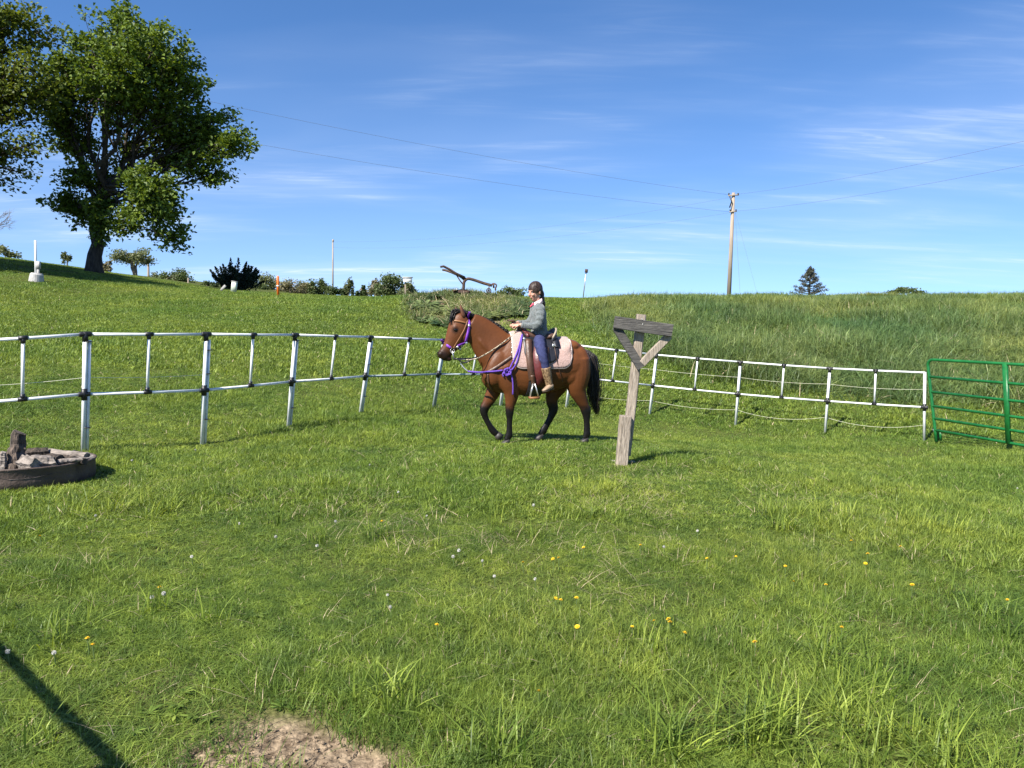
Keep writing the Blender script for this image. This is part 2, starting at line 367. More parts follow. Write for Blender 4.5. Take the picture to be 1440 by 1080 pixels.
def make_ground():
    nr, na = 250, 720
    # finer where the camera looks
    a = np.linspace(0, 1, na, endpoint=False); ang = 2*math.pi*a-.75*np.sin(2*math.pi*a)      # dense around 0 = +Y
    r = np.concatenate([[.25], np.geomspace(.6, 60, 200), np.geomspace(64, 4000, nr-201)])
    x = (r[:, None]*np.sin(ang)[None]).ravel(); y = (r[:, None]*np.cos(ang)[None]).ravel(); z = gh(x, y)
    so = np.where(np.hypot(x, y) < 50, soil(x, y), 0)
    z = z-so*.02+so*(fbm(x, y, .12, 40)-.5)*.05
    v = np.column_stack([x, y, z]); i = np.arange(nr-1)[:, None]*na; j = np.arange(na)[None]; k = (j+1) % na
    f = np.stack([i+j, i+na+j, i+na+k, i+k], -1).reshape(-1, 4)
    v = np.vstack([v, [[0, 0, gz(0, 0)]]]); c = len(v)-1
    fl = [tuple(q) for q in f.tolist()]+[(c, q, (q+1) % na) for q in range(na)]
    me = bpy.data.meshes.new('ground'); me.from_pydata(v.tolist(), [], fl); me.update()
    for nm, arr in (('soil', so), ('bank', np.where(np.hypot(x, y) < 60, bank(x, y), 0))):
        at = me.attributes.new(nm, 'FLOAT', 'POINT'); at.data.foreach_set('value', np.append(arr, 0).astype(np.float32))
    me.polygons.foreach_set('use_smooth', [True]*len(me.polygons))
    bm = bmesh.new(); bm.from_mesh(me); bmesh.ops.recalc_face_normals(bm, faces=bm.faces); bm.to_mesh(me); bm.free()
    m, n, l, b = new_mat('turf_ground'); b.inputs['Roughness'].default_value = .95; b.inputs['Specular IOR Level'].default_value = .1
    t = n.new('ShaderNodeTexCoord')
    def nz(sc, d=6):
        q = n.new('ShaderNodeTexNoise'); q.inputs['Scale'].default_value = sc; q.inputs['Detail'].default_value = d; l.new(t.outputs['Object'], q.inputs['Vector']); return q.outputs[0]
    def ramp(f_, c0, c1, lo=.35, hi=.65):
        q = n.new('ShaderNodeValToRGB'); q.color_ramp.elements[0].position = lo; q.color_ramp.elements[1].position = hi
        q.color_ramp.elements[0].color = (*c0, 1); q.color_ramp.elements[1].color = (*c1, 1); l.new(f_, q.inputs[0]); return q.outputs[0]
    def mix(f_, a_, b_):
        q = n.new('ShaderNodeMixRGB'); l.new(f_, q.inputs[0]); l.new(a_, q.inputs[1]); l.new(b_, q.inputs[2]); return q.outputs[0]
    turf = mix(nz(2.2), ramp(nz(70), (.035, .05, .010), (.095, .12, .026)), ramp(nz(45), (.05, .06, .015), (.13, .14, .038)))
    at = n.new('ShaderNodeAttribute'); at.attribute_name = 'bank'
    turf = mix(at.outputs['Fac'], turf, ramp(nz(30), (.04, .065, .02), (.09, .13, .04)))
    dirt = ramp(nz(26, 10), (.085, .060, .038), (.33, .25, .165), .36, .66)
    at = n.new('ShaderNodeAttribute'); at.attribute_name = 'soil'
    l.new(mix(at.outputs['Fac'], turf, dirt), b.inputs['Base Color'])
    bp = n.new('ShaderNodeBump'); bp.inputs['Strength'].default_value = .7; bp.inputs['Distance'].default_value = .03
    l.new(nz(38, 8), bp.inputs['Height']); l.new(bp.outputs[0], b.inputs['Normal'])
    o = bpy.data.objects.new('ground', me); COL.objects.link(o); me.materials.append(m); o['kind'] = 'structure'
make_ground()

# ------------------------------------------------------------------ grass
def tuft(name, mat_, n, rad, h0, h1, w, seg=3, lean=.5, droop=.5, straw=0.0, seed=0, mats2=None):
    g = np.random.default_rng(seed); v = []; f = []; c = []; mi = []
    for i in range(n):
        a = g.random()*6.283; rr = rad*g.random()**.7; bx, by = rr*math.cos(a), rr*math.sin(a)
        h = h0+(h1-h0)*g.random(); d = g.random()*6.283; ln = lean*(g.random()**1.3)*h*1.3; dr = droop*g.random()
        ww = w*(.7+.6*g.random()); sx, sy = -math.sin(d+g.normal()*.5), math.cos(d+g.normal()*.5)
        st = g.random() < straw; col = g.random()
        b0 = len(v)
        for k in range(seg+1):
            t = k/seg; out_ = ln*t**1.6*(1+dr); z = h*(t-.45*dr*t**3*min(1, ln/h*2)); wk = ww*.5*(1-t**2.2)*(.75+.25*t) if k < seg else 0
            p = (bx+math.cos(d)*out_, by+math.sin(d)*out_, z-.012)
            if k < seg: v += [(p[0]-sx*wk, p[1]-sy*wk, p[2]), (p[0]+sx*wk, p[1]+sy*wk, p[2])]; c += [col, col]
            else: v.append(p); c.append(col)
        for k in range(seg-1): q = b0+2*k; f.append((q, q+1, q+3, q+2)); mi.append(1 if st else 0)
        q = b0+2*(seg-1); f.append((q, q+1, q+2)); mi.append(1 if st else 0)
    me = bpy.data.meshes.new(name); me.from_pydata(v, [], f); me.update()
    at = me.attributes.new('rnd', 'FLOAT', 'POINT'); at.data.foreach_set('value', np.array(c, np.float32))
    me.materials.append(mat_); me.materials.append(mats2 or MT['straw'])
    me.polygons.foreach_set('material_index', mi); me.polygons.foreach_set('use_smooth', [True]*len(f))
    return bpy.data.objects.new(name, me)
def clover(name, mat_, n, rad, seed):
    """low broad-leaved weeds"""
    g = np.random.default_rng(seed); v = []; f = []; c = []
    for i in range(n):
        a = g.random()*6.283; r0 = rad*.15*g.random(); ln = rad*(.5+.6*g.random()); w = ln*.22; up = .2+.5*g.random(); col = g.random()
        d = Vector((math.cos(a), math.sin(a), 0)); s_ = Vector((-d.y, d.x, 0)); b0 = len(v)
        for k, (t, ww) in enumerate([(0, .15), (.35, .8), (.7, 1), (1, .1)]):
            p = d*(r0+ln*t)+Vector((0, 0, ln*up*(t-.6*t*t)+.012)); v += [tuple(p-s_*w*ww*.5), tuple(p+s_*w*ww*.5)]; c += [col, col]
        for k in range(3): q = b0+2*k; f.append((q, q+1, q+3, q+2))
    me = bpy.data.meshes.new(name); me.from_pydata(v, [], f); me.update()
    at = me.attributes.new('rnd', 'FLOAT', 'POINT'); at.data.foreach_set('value', np.array(c, np.float32)); me.materials.append(mat_)
    return bpy.data.objects.new(name, me)
MT['straw'] = mat('dry_straw', (.30, .235, .13), (.48, .40, .26), .9, 30)
LG = leaf_mat('lawn_blade', (.062, .118, .014), (.262, .362, .074), .36, True, .48, .32)
TG = leaf_mat('tall_blade', (.095, .145, .042), (.235, .295, .095), .36, True, .48, .35)
WG = leaf_mat('weed_blade', (.085, .125, .040), (.17, .21, .08), .3, True)
def variants(name, objs):
    c = bpy.data.collections.new(name)
    for o in objs: c.objects.link(o)
    return c
def scatter(name, label, pts, scale, tint, coll, nvar):
    """one object: points that carry grass tufts"""
    n = len(pts); me = bpy.data.meshes.new(name); me.vertices.add(n); me.vertices.foreach_set('co', np.asarray(pts, np.float32).ravel())
    def attr(nm, ty, arr, key): a = me.attributes.new(nm, ty, 'POINT'); a.data.foreach_set(key, np.asarray(arr, np.float32 if ty != 'INT' else np.int32).ravel())
    e_ = .15; gx = (gh(pts[:, 0]+e_, pts[:, 1])-gh(pts[:, 0]-e_, pts[:, 1]))/(2*e_); gy = (gh(pts[:, 0], pts[:, 1]+e_)-gh(pts[:, 0], pts[:, 1]-e_))/(2*e_)
    th = rng.random(n)*6.283; lx = gx*np.cos(th)+gy*np.sin(th); ly = -gx*np.sin(th)+gy*np.cos(th)          # slope seen in the turned tuft
    rot = np.column_stack([np.arctan(ly), -np.arctan(lx), th])
    attr('rot', 'FLOAT_VECTOR', rot, 'vector'); attr('siz', 'FLOAT_VECTOR', scale, 'vector'); attr('var', 'INT', rng.integers(0, nvar, n), 'value')
    attr('tint', 'FLOAT_COLOR', np.column_stack([tint, np.ones(n)]), 'color')
    o = bpy.data.objects.new(name, me); COL.objects.link(o)
    ng = bpy.data.node_groups.new(name, 'GeometryNodeTree')
    ng.interface.new_socket('Geometry', in_out='INPUT', socket_type='NodeSocketGeometry'); ng.interface.new_socket('Geometry', in_out='OUTPUT', socket_type='NodeSocketGeometry')
    q = ng.nodes; k = ng.links; gi = q.new('NodeGroupInput'); go = q.new('NodeGroupOutput')
    mp = q.new('GeometryNodeMeshToPoints'); ip = q.new('GeometryNodeInstanceOnPoints'); ci = q.new('GeometryNodeCollectionInfo')
    ci.inputs['Collection'].default_value = coll; ci.inputs['Separate Children'].default_value = True; ci.inputs['Reset Children'].default_value = True
    def na(nm, ty): a = q.new('GeometryNodeInputNamedAttribute'); a.data_type = ty; a.inputs[0].default_value = nm; return a.outputs[0]
    k.new(gi.outputs[0], mp.inputs[0]); k.new(mp.outputs[0], ip.inputs['Points']); k.new(ci.outputs[0], ip.inputs['Instance'])
    ip.inputs['Pick Instance'].default_value = True; k.new(na('var', 'INT'), ip.inputs['Instance Index'])
    k.new(na('rot', 'FLOAT_VECTOR'), ip.inputs['Rotation']); k.new(na('siz', 'FLOAT_VECTOR'), ip.inputs['Scale']); k.new(ip.outputs[0], go.inputs[0])
    md = o.modifiers.new('tufts', 'NODES'); md.node_group = ng
    o['kind'] = 'stuff'; o['label'] = label; o['category'] = 'grass'; return o
def polar(n, r0, r1, half=R(43), power=1.0):
    """n points in the wedge in front of the camera; power 1 = even per m2"""
    u = rng.random(n); r = np.sqrt(r0*r0+(r1*r1-r0*r0)*u) if power == 1 else r0*(r1/r0)**u
    a = (rng.random(n)*2-1)*half; return r*np.sin(a), r*np.cos(a)
def lawn_tint(x, y):
    a = fbm(x, y, 2.6, 51); b = fbm(x, y, .8, 61); c = fbm(x, y, 6, 71)
    t = np.ones((len(x), 3)); k = ((a-.5)*2.2)[:, None]; t = t*(1+k*np.array([.55, .28, .35])); k = ((b-.5)*1.6)[:, None]; t = t*(1+k*np.array([.4, .3, .1]))
    k = ((c-.5)*1.2)[:, None]; t = t*(1+k*np.array([.35, .1, -.2]))
    return np.clip((.65+.35*t)*(1+rng.normal(0, .06, (len(x), 1))), .3, 2.2)
def keep(x, y, pr): return rng.random(len(x)) < pr
near_c = variants('lawn_near', [tuft('lt%d' % i, LG, 620, .22, .018, .062, .0036, 4, 1.4, .85, .006, i) for i in range(6)])
mid_c = variants('lawn_mid', [tuft('lm%d' % i, LG, 380, .38, .022, .068, .0075, 3, 1.25, .7, .006, 20+i) for i in range(5)])
far_c = variants('lawn_far', [tuft('lf%d' % i, LG, 300, .90, .03, .075, .018, 2, 1.1, .5, .006, 40+i) for i in range(4)])
tall_c = variants('tall_grass_forms', [tuft('tg%d' % i, TG, 240, .70, .10, .36, .015, 3, 1.1, .9, .010, 60+i) for i in range(5)])
weed_c = variants('weed_forms', [tuft('wd%d' % i, WG, 40, .24, .06, .26, .014, 4, .8, .8, .12, 80+i) for i in range(4)]+[clover('wc%d' % i, WG, 40, .34, 85+i) for i in range(2)])
clov_c = variants('clover_forms', [clover('cl%d' % i, LG, 9, .055, 95+i) for i in range(4)])
long_c = variants('long_forms', [tuft('lg%d' % i, LG, 26, .07, .08, .22, .0065, 5, 1.0, 1., .02, 110+i) for i in range(4)])
straw_c = variants('straw_forms', [tuft('st%d' % i, MT['straw'], 6, .12, .05, .15, .0032, 3, 1.7, .8, 1, 130+i) for i in range(5)])

def lawn(name, label, n, r0, r1, coll, nv, s0, s1, power=1):
    x, y = polar(n, r0, r1, power=power)
    so = soil(x, y); bk = bank(x, y)
    if r1 < 10:
        for dx, dy in ((.12, 0), (-.12, 0), (0, .12), (0, -.12)): so = np.maximum(so, .80*soil(x+dx, y+dy))
    mo = mound(x, y)
    ok = keep(x, y, 1-.96*so) & keep(x, y, 1-.97*bk) & keep(x, y, 1-.9*mo) & (np.hypot(x-FIRE.x, y-FIRE.y) > .56)
    x, y = x[ok], y[ok]; z = gh(x, y); hh = fbm(x, y, 1.1, 91)
    tall = .62+.9*smooth(.40, .72, hh)+.35*smooth(.5, 3.5, x)*smooth(7, 3.5, y)
    s_ = s0+(s1-s0)*rng.random(len(x)); sc = np.column_stack([s_, s_, s_*tall])
    scatter(name, label, np.column_stack([x, y, z]), sc, lawn_tint(x, y), coll, nv)
lawn('lawn_grass', 'short bright green lawn grass nearest the camera', 1150, 1.6, 6.2, near_c, 6, .75, 1.25)
lawn('lawn_grass', 'short green lawn grass around the horse and fence', 4200, 6.0, 15.5, mid_c, 5, .8, 1.3, 2)
lawn('lawn_grass', 'mown lawn grass on the slope behind the fence', 8000, 15, 58, far_c, 4, .7, 1.3, 2)
x, y = polar(8500, 13, 46, power=2); k = keep(x, y, bank(x, y)*(1-.8*soil(x, y))); x, y = x[k], y[k]
s_ = .65+.7*rng.random(len(x)); hv = .55+.9*smooth(.35, .7, fbm(x, y, 1.6, 55)); crest = 1-.45*smooth(25, 29, y)
t = np.clip((np.array([[.95, 1.0, 1.05]])+((fbm(x, y, 3, 33)-.5)*1.5)[:, None]*np.array([.9, .5, .2]))*(1+rng.normal(0, .16, (len(x), 1))), .35, 2)
scatter('tall_grass', 'tall rough blue-green grass on the bank behind the right fence', np.column_stack([x, y, gh(x, y)]), np.column_stack([s_, s_, s_*hv*crest]), t, tall_c, 5)
x = MOUND.x+rng.normal(0, 1.6, 2600); y = MOUND.y+rng.normal(0, 2.2, 2600); k = keep(x, y, mound(x, y)*(1-.85*soil(x, y))); x, y = x[k], y[k]
s_ = .6+.8*rng.random(len(x)); t = np.clip((1+(fbm(x, y, 1, 43)-.5)[:, None]*np.array([[1.6, 1.0, .8]]))*(1+rng.normal(0, .2, (len(x), 1))), .4, 2)
scatter('mound_weeds', 'dull green and straw weeds covering the earth mound behind the horse', np.column_stack([x, y, gh(x, y)]), np.column_stack([s_, s_, s_]), t, weed_c, 6)['category'] = 'weeds'
x, y = polar(2600, 2, 9); k = keep(x, y, (1-soil(x, y))*smooth(.45, .6, fbm(x, y, .9, 77))); x, y = x[k], y[k]; s_ = .5+.6*rng.random(len(x))
scatter('lawn_weeds', 'low broad-leaved weeds among the near lawn grass', np.column_stack([x, y, gh(x, y)]), np.column_stack([s_, s_, s_]), lawn_tint(x, y), clov_c, 4)['category'] = 'weeds'
x, y = polar(2600, 1.8, 7); k = keep(x, y, (1-soil(x, y))*np.clip(smooth(.52, .68, fbm(x, y, .8, 87))*(.25+.75*smooth(-.5, 2, x)), 0, 1)); x, y = x[k], y[k]; s_ = .55+.6*rng.random(len(x))
for px, py, n_ in ((1078, 1030, 5), (1060, 1040, 3), (1095, 1050, 3), (1300, 1040, 3), (960, 1065, 4), (700, 1062, 3), (545, 985, 3), (1390, 900, 2)):
    g = G(px, py); x = np.append(x, g.x+rng.normal(0, .05, n_)); y = np.append(y, g.y+rng.normal(0, .05, n_)); s_ = np.append(s_, .9+.4*rng.random(n_))
scatter('long_grass', 'longer brighter grass tufts in the foreground lawn', np.column_stack([x, y, gh(x, y)]), np.column_stack([s_, s_, s_]), lawn_tint(x, y)*np.array([[1.15, 1.1, 1]]), long_c, 4)
x, y = polar(10500, 2.2, 11); a = np.exp(-((x-.1)/2.3)**2-((y-6.2)/1.6)**2)*.95+np.exp(-((x+3.0)/.9)**2-((y-5)/1.3)**2)*.4+.035
k = keep(x, y, a*smooth(.38, .6, fbm(x, y, .6, 97))); x, y = x[k], y[k]; s_ = .5+.8*rng.random(len(x))
scatter('dry_grass', 'dry tan grass stalks lying over the lawn', np.column_stack([x, y, gh(x, y)]), np.column_stack([s_, s_, s_*.7]), np.ones((len(x), 3)), straw_c, 5)

def clod(name, seed):
    g = np.random.default_rng(seed); m = MB(); m.ell((0, 0, .003), (.011, .009, .007), 8, 5); m.v = [tuple(np.array(q)*(1+g.normal(0, .22))) for q in m.v]; me = m.mesh(name); me.materials.append(MT['clod']); return bpy.data.objects.new(name, me)
MT['clod'] = mat('soil_clod', (.13, .09, .058), (.34, .26, .17), 1, 30, coord='Generated')
clod_c = variants('clod_forms', [clod('clod%d' % i, 150+i) for i in range(4)])
x, y = polar(60000, 1.8, 4.2, R(30)); k = keep(x, y, soil(x, y)**2*.30); x, y = x[k], y[k]; s_ = .15+.75*rng.random(len(x))**3
scatter('soil_crumbs', 'crumbs of dry soil on the bare patch at the bottom', np.column_stack([x, y, gh(x, y)-.018+(fbm(x, y, .12, 40)-.5)*.05]), np.column_stack([s_, s_, s_]), np.ones((len(x), 3)), clod_c, 4)['category'] = 'soil'

# ------------------------------------------------------------------ white pipe fence
def fence():
    B = [P(a, b, d) for a, b, _, _, d in posts_px]; T = [P(c, e, d) for _, _, c, e, d in posts_px]
    fr = root('pipe_fence', 'white plastic pipe fence with black fittings curving behind the horse', 'fence', B[1])
    mids = []; n = len(B)
    for i in range(n):
        b, t = B[i], T[i]; ax = (t-b).normalized(); b0 = b-ax*.08; h = (t-b).length; mid = b+ax*h*(.502 if i < n-1 else .51); mids.append(mid)
        grey = i == 5
        m = MB(); m.tube([b0+ax*.06, t+ax*.01], .0225, 12); p = m.build('post', MT['pvc_grey' if grey else 'pvc'], fr)
        if i < n-1:
            side = Vector((.026, .036, 0)) if i != 1 else Vector((.032, .026, 0))
            m = MB(); m.tube([b0+side*.9, b+side+ax*h*.95], .0155, 10); m.build('stake', MT['pvc_grey' if grey else 'pvc'], p)
            for q in ((.22, .94) if i % 2 else (.24, .65, .86)):
                c = b+ax*h*q+side*.45; m = MB(); rr = [(c+Vector((math.cos(a)*.047, math.sin(a)*.028, (.004 if z else -.004)))) for z in (0, 1) for a in np.linspace(0, 2*math.pi, 16, endpoint=False)]
                m.rings([rr[:16], rr[16:]]); m.tube([c+Vector((.045, -.005, 0)), c+Vector((.07, -.02, .006))], .003, 4); m.build('cable_tie', MT['black'], p)
        # fittings: tee on top and cross at the middle
        d1 = ((T[min(i+1, n-1)]-T[max(i-1, 0)])).normalized()
        for c, down in ((t, True), (mid, False)):
            if i == n-1 and down: continue
            m = MB(); m.tube([c-d1*.055, c-d1*.05, c+d1*.05, c+d1*.055], [.025, .0275, .0275, .025], 12); m.tube([c-ax*(.075 if down else .06), c+ax*(.02 if down else .06)], .0285, 12)
            m.build('pipe_fitting', MT['black'], p)
    for i in range(n-1):
        for A in (T, mids):
            m = MB(); a, b = A[i], A[i+1]; sag = Vector((0, 0, -.004))
            m.tube([a, a.lerp(b, .5)+sag, b], .0165, 10); m.build('rail', MT['pvc_grey' if (i in (4, 5) and A is mids) else 'pvc'], fr)
        a = T[i].lerp(T[i+1], .5); b = mids[i].lerp(mids[i+1], .5); d1 = (T[i+1]-T[i]).normalized(); ax = (a-b).normalized()
        m = MB(); m.tube([b, a], .0165, 10); u = m.build('upright', MT['pvc'], fr)
        for c, s_ in ((a, -1), (b, 1)):
            m = MB(); m.tube([c-d1*.042, c+d1*.042], .024, 10); m.tube([c, c+ax*s_*.052], .0235, 10); m.build('pipe_fitting', MT['black'], u)
    # thin electric cords strung along the posts
    for i0, i1, q, lab in ((7, 11, .76, 'thin pale electric cord strung halfway up the upper fence panels on the right'), (7, 11, .25, 'thin pale electric cord sagging low along the right fence posts'), (0, 2, .64, 'thin pale electric cord between the near left fence posts')):
        pts = []
        for i in range(i0, i1):
            a = B[i].lerp(T[i], q)+Vector((0, .035, 0)); b = B[i+1].lerp(T[i+1], q)+Vector((0, .035, 0))
            for k in range(8): u = k/8; pts.append(a.lerp(b, u)-Vector((0, 0, (.10 if q < .3 else .03)*u*(1-u)*4*(1 if i > 8 else .5))))
        pts.append(b); m = MB(); m.tube(pts, .0024, 5); tag(m.build('electric_cord', MT['cord'], anchor=pts[0]), lab, 'cord', 'cords along the fence')
fence()

# ------------------------------------------------------------------ green gate
def gate():
    tl, bl = P(1304, 505.5, 12.9), P(1315, 605, 12.7); tr, br = P(1440, 513, 11.5), P(1443, 627, 11.35)
    ext = 2.05; tr = tl+(tr-tl)*ext; br = bl+(br-bl)*ext
    g = root('tube_gate', 'green painted tubular steel gate standing at the end of the white fence', 'gate', P(1314, 620, 12.7))
    dn = (bl-tl); rt = (tr-tl).normalized(); dnn = dn.normalized()
    def arc(c, r_, a, b): return [c+a*(-r_*math.cos(t))+b*(-r_*math.sin(t)) for t in np.linspace(0, math.pi/2, 7)]
    rr = .11; pts = [bl+dnn*.19]+[bl]+[tl+dnn*rr]+[tl+rt*rr+dnn*rr-rt*rr*math.cos(t)-dnn*rr*math.sin(t) for t in np.linspace(.2, math.pi/2, 7)]+[tl+rt*.3, tr, br]
    m = MB(); m.tube(pts, .025, 12); m.build('frame_tube', MT['green'], g)
    for q in (.245, .46, .66, .835, 1.0):
        m = MB(); m.tube([tl+dn*q, tr+(br-tr)*q], .0225, 10); m.build('bar', MT['green'], g)
    for q in (.40, .75):
        a = tl.lerp(tr, q)-dnn*.01; b = bl.lerp(br, q)+dnn*.01
        m = MB(); m.box(a+Vector((0, -.004, 0)), b+Vector((0, -.004, 0)), rt, .075, .05, bev=.2); m.build('brace', MT['green'], g)
    m = MB(); f0 = bl+rt*.09; m.tube([f0, f0+Vector((.02, 0, -.16))], .019, 10); m.build('foot', MT['green'], g)
    m = MB(); m.tube([tl+dn*.985-rt*.03, tl+dn*1.03-rt*.02], .012, 8); m.build('latch', MT['galv'], g)
    m = MB(); c = tl.lerp(tr, .43); m.tube([c-rt*.05, c+rt*.07], .0225, 10); m.build('clamp', MT['galv'], g)
gate()

# ------------------------------------------------------------------ wooden T post
def tpost():
    d = 8.0; b = P(874, 652, d); r = root('wooden_post', 'weathered leaning wooden post topped by a braced grey crossboard', 'post', b)
    X = Vector((1, 0, 0)); Y = Vector((0, 1, 0))
    m = MB(); m.box(P(873.5, 662, d), P(880, 585, d-.02), X, .125, .115, 8, .0025); m.build('base_post', MT['wood'], r, False)
    m = MB(); m.box(P(880, 640, d+.10), P(902, 442, d+.10), X, .095, .09, 14, .0018); m.build('post', MT['wood'], r, False)
    bx = (P(946, 465, d-.04)-P(863.5, 453, d+.02)); 
    m = MB(); m.box(P(863.5, 453, d), P(945.5, 465, d-.04), Vector((0, 0, 1)), .128, .042, 12, .0012); m.build('crossboard', MT['woodg'], r, False)
    m = MB(); m.box(P(866.5, 460, d+.035), P(901.5, 517, d+.035), X, .088, .05, 6, .0012); m.build('brace', MT['woodg'], r, False)
    m = MB(); m.box(P(941, 472, d+.02), P(903, 511, d+.028), X, .078, .05, 6, .0012); m.build('brace', MT['wood'], r, False)
    for px, py in ((903, 449), (904, 456)):
        m = MB(); m.ell(P(px, py, d-.043), (.006, .006, .006), 8, 5); m.build('nail', MT['galv'], r)
    for k, (px, py, s_) in enumerate(((889, 651, .05), (862, 650, .035))):
        c = G(px, py); m = MB(); m.ell(c, (s_, s_*.7, s_*.45), 10, 7); m.v = [tuple(Vector(q)+Vector((random.uniform(-1, 1), random.uniform(-1, 1), random.uniform(-1, 1)))*s_*.08) for q in m.v]
        tag(m.build('stone', MT['rock'], anchor=c), ('small tan stone lying right of the wooden post foot', 'smaller tan stone lying left of the wooden post foot')[k], 'stone')
tpost()

# ------------------------------------------------------------------ fire ring
def fire_ring():
    c = Vector((FIRE.x, FIRE.y, gz(FIRE.x, FIRE.y)-.03)); r = root('fire_ring', 'low rusty steel fire ring on the lawn at left', 'fire ring', c)
    rot = Matrix.Rotation(R(-3.2), 3, 'X'); m = MB(); rad = .60; h = .215; n = 72
    prof = [(rad-.012, 0), (rad, 0), (rad+.006, h*.5), (rad+.004, h-.02), (rad+.012, h-.012), (rad+.012, h), (rad-.006, h), (rad-.008, h-.02), (rad-.010, h*.4)]
    v = []; f = []
    for j in range(n):
        a = 2*math.pi*j/n; w = 1+.008*math.sin(3*a+1)
        for q, z in prof: v.append(c+rot @ Vector((q*w*math.cos(a), q*w*math.sin(a), z)))
    k = len(prof)
    for j in range(n):
        for i in range(k): f.append((j*k+i, ((j+1) % n)*k+i, ((j+1) % n)*k+(i+1) % k, j*k+(i+1) % k))
    m.add(v, f); m.build('ring', MT['rust'], r)
    m = MB(); vv = [c+Vector((0, 0, .16))]; ff = []
    for i, q in enumerate(np.linspace(.12, .6, 6)):
        for j in range(40): a = 2*math.pi*j/40; vv.append(c+Vector((q*math.cos(a), q*math.sin(a), .17+random.uniform(-.02, .03))))
    for j in range(40): ff.append((0, 1+j, 1+(j+1) % 40))
    for i in range(5):
        for j in range(40): ff.append((1+i*40+j, 1+(i+1)*40+j, 1+(i+1)*40+(j+1) % 40, 1+i*40+(j+1) % 40))
    m.add(vv, ff); m.build('ash_bed', MT['ashes'], r)
    def log(a, b, r0, r1, mt, lab, seg=9, n=11, jit=.16, fl=1.0):
        a = Vector(a); b = Vector(b); m = MB(); pts = [a.lerp(b, i/seg)+Vector((random.uniform(-1, 1), random.uniform(-1, 1), random.uniform(-1, 1)))*r0*.10 for i in range(seg+1)]
        m.tube(pts, [r0+(r1-r0)*i/seg for i in range(seg+1)], n, sq=fl)
        g = [random.uniform(1-jit*1.6, 1+jit) for _ in range(n)]
        for i in range(seg+1):
            for j in range(n):
                q = Vector(m.v[i*n+j]); m.v[i*n+j] = tuple(pts[i]+(q-pts[i])*g[j]*random.uniform(1-jit*.3, 1+jit*.3))
        tag(m.build('log', MT[mt], anchor=a, smooth=False), lab, 'log', 'logs in the fire ring')
    def Q(px, py, d): return P(px, py-5, d)
    log(Q(20, 666, 6.5), Q(26, 613, 6.56), .085, .058, 'stump', 'charred upright stump standing in the fire ring', 10, 13, .2)
    log(Q(3, 662, 6.42), Q(5, 640, 6.42), .035, .02, 'ash', 'short pale split stick at the left of the charred stump')
    log(Q(62, 640, 7.02), Q(122, 645, 6.85), .05, .035, 'ash', 'long pale weathered log along the back of the fire ring', 10, 10, .15, .7)
    log(Q(30, 655, 6.45), Q(48, 658, 6.35), .06, .05, 'ash', 'short ashy chunk in front of the charred stump', 6, 9, .25)
    log(Q(46, 657, 6.45), Q(80, 656, 6.5), .075, .05, 'ash', 'pale ashy log broken in blocks inside the near rim', 8, 9, .25)
    log(Q(66, 650, 6.65), Q(84, 653, 6.6), .05, .05, 'char', 'small black charred chunk between the pale logs', 6, 9, .25)
    log(Q(82, 655, 6.55), Q(116, 651, 6.65), .026, .018, 'ash', 'thin pale stick beside the right rim of the fire ring')
    log(Q(40, 644, 6.9), Q(68, 641, 6.95), .05, .04, 'char', 'dark burnt log behind the pale logs')
    log(Q(90, 649, 6.8), Q(120, 654, 6.65), .035, .03, 'char', 'dark charred stick at the right end of the fire ring')
fire_ring()

# unseen rail beside the camera, added for the shadow it casts across the lower left corner
def shadow_rail():
    k = SUN_TRAVEL/math.tan(SUN_EL); h = 1.35; g1 = G(4, 925); g2 = G(175, 1085)
    a = Vector((g1.x, g1.y, 0))-k*(h-g1.z); b = Vector((g2.x, g2.y, 0))-k*(h-g2.z); a.z = b.z = h; dr = (a-b).normalized(); a2 = b+dr*3.0
    r = root('shadow_caster_rail', 'unseen wooden rail on two posts, added for its shadow at lower left', 'rail', (b.x, b.y, 0))
    m = MB(); m.tube([b-dr*.03, b.lerp(a2, .5)+Vector((0, 0, .02)), a2], .022, 12); m.build('rail', MT['wood'], r)
    for c in (b+dr*.02, a2-dr*.1): m = MB(); m.tube([Vector((c.x, c.y, -.1)), Vector((c.x, c.y, h-.03))], .045, 12); m.build('post', MT['wood'], r)
shadow_rail()

# ------------------------------------------------------------------ horse
SPX = .0023125*1.0
YAW = R(14); HB = P(756, 616, 9.6); HZ = gz(HB.x, HB.y)
HM = Matrix.Translation((HB.x, HB.y, HZ)) @ Matrix.Rotation(YAW, 4, 'Z') @ Matrix.Diagonal((.972, .95, 1, 1))
cs, sn = math.cos(YAW), math.sin(YAW)
def U(zx, v=0): return ((zx-625)*SPX+v*sn)/cs
def Wz(zy): return (985-zy)*SPX
def H(zx, zy, v=0): return Vector((U(zx, v), v, Wz(zy)))
def sec(rows, v=None): return [(U(r[0], r[4] if v is None else v), r[4] if v is None else v, Wz(r[1]), r[2]*SPX, r[3]) for r in rows]
hb = MB()
tor = [(312, 570, 650, .07), (335, 510, 682, .14), (385, 452, 704, .19), (440, 402, 716, .215), (490, 385, 722, .235), (550, 396, 726, .265), (620, 410, 722, .288), (690, 418, 708, .288),
       (750, 416, 688, .28), (800, 421, 668, .272), (845, 441, 655, .24), (878, 470, 640, .19), (900, 515, 600, .11)]
q = crom(tor, 4); rings = []
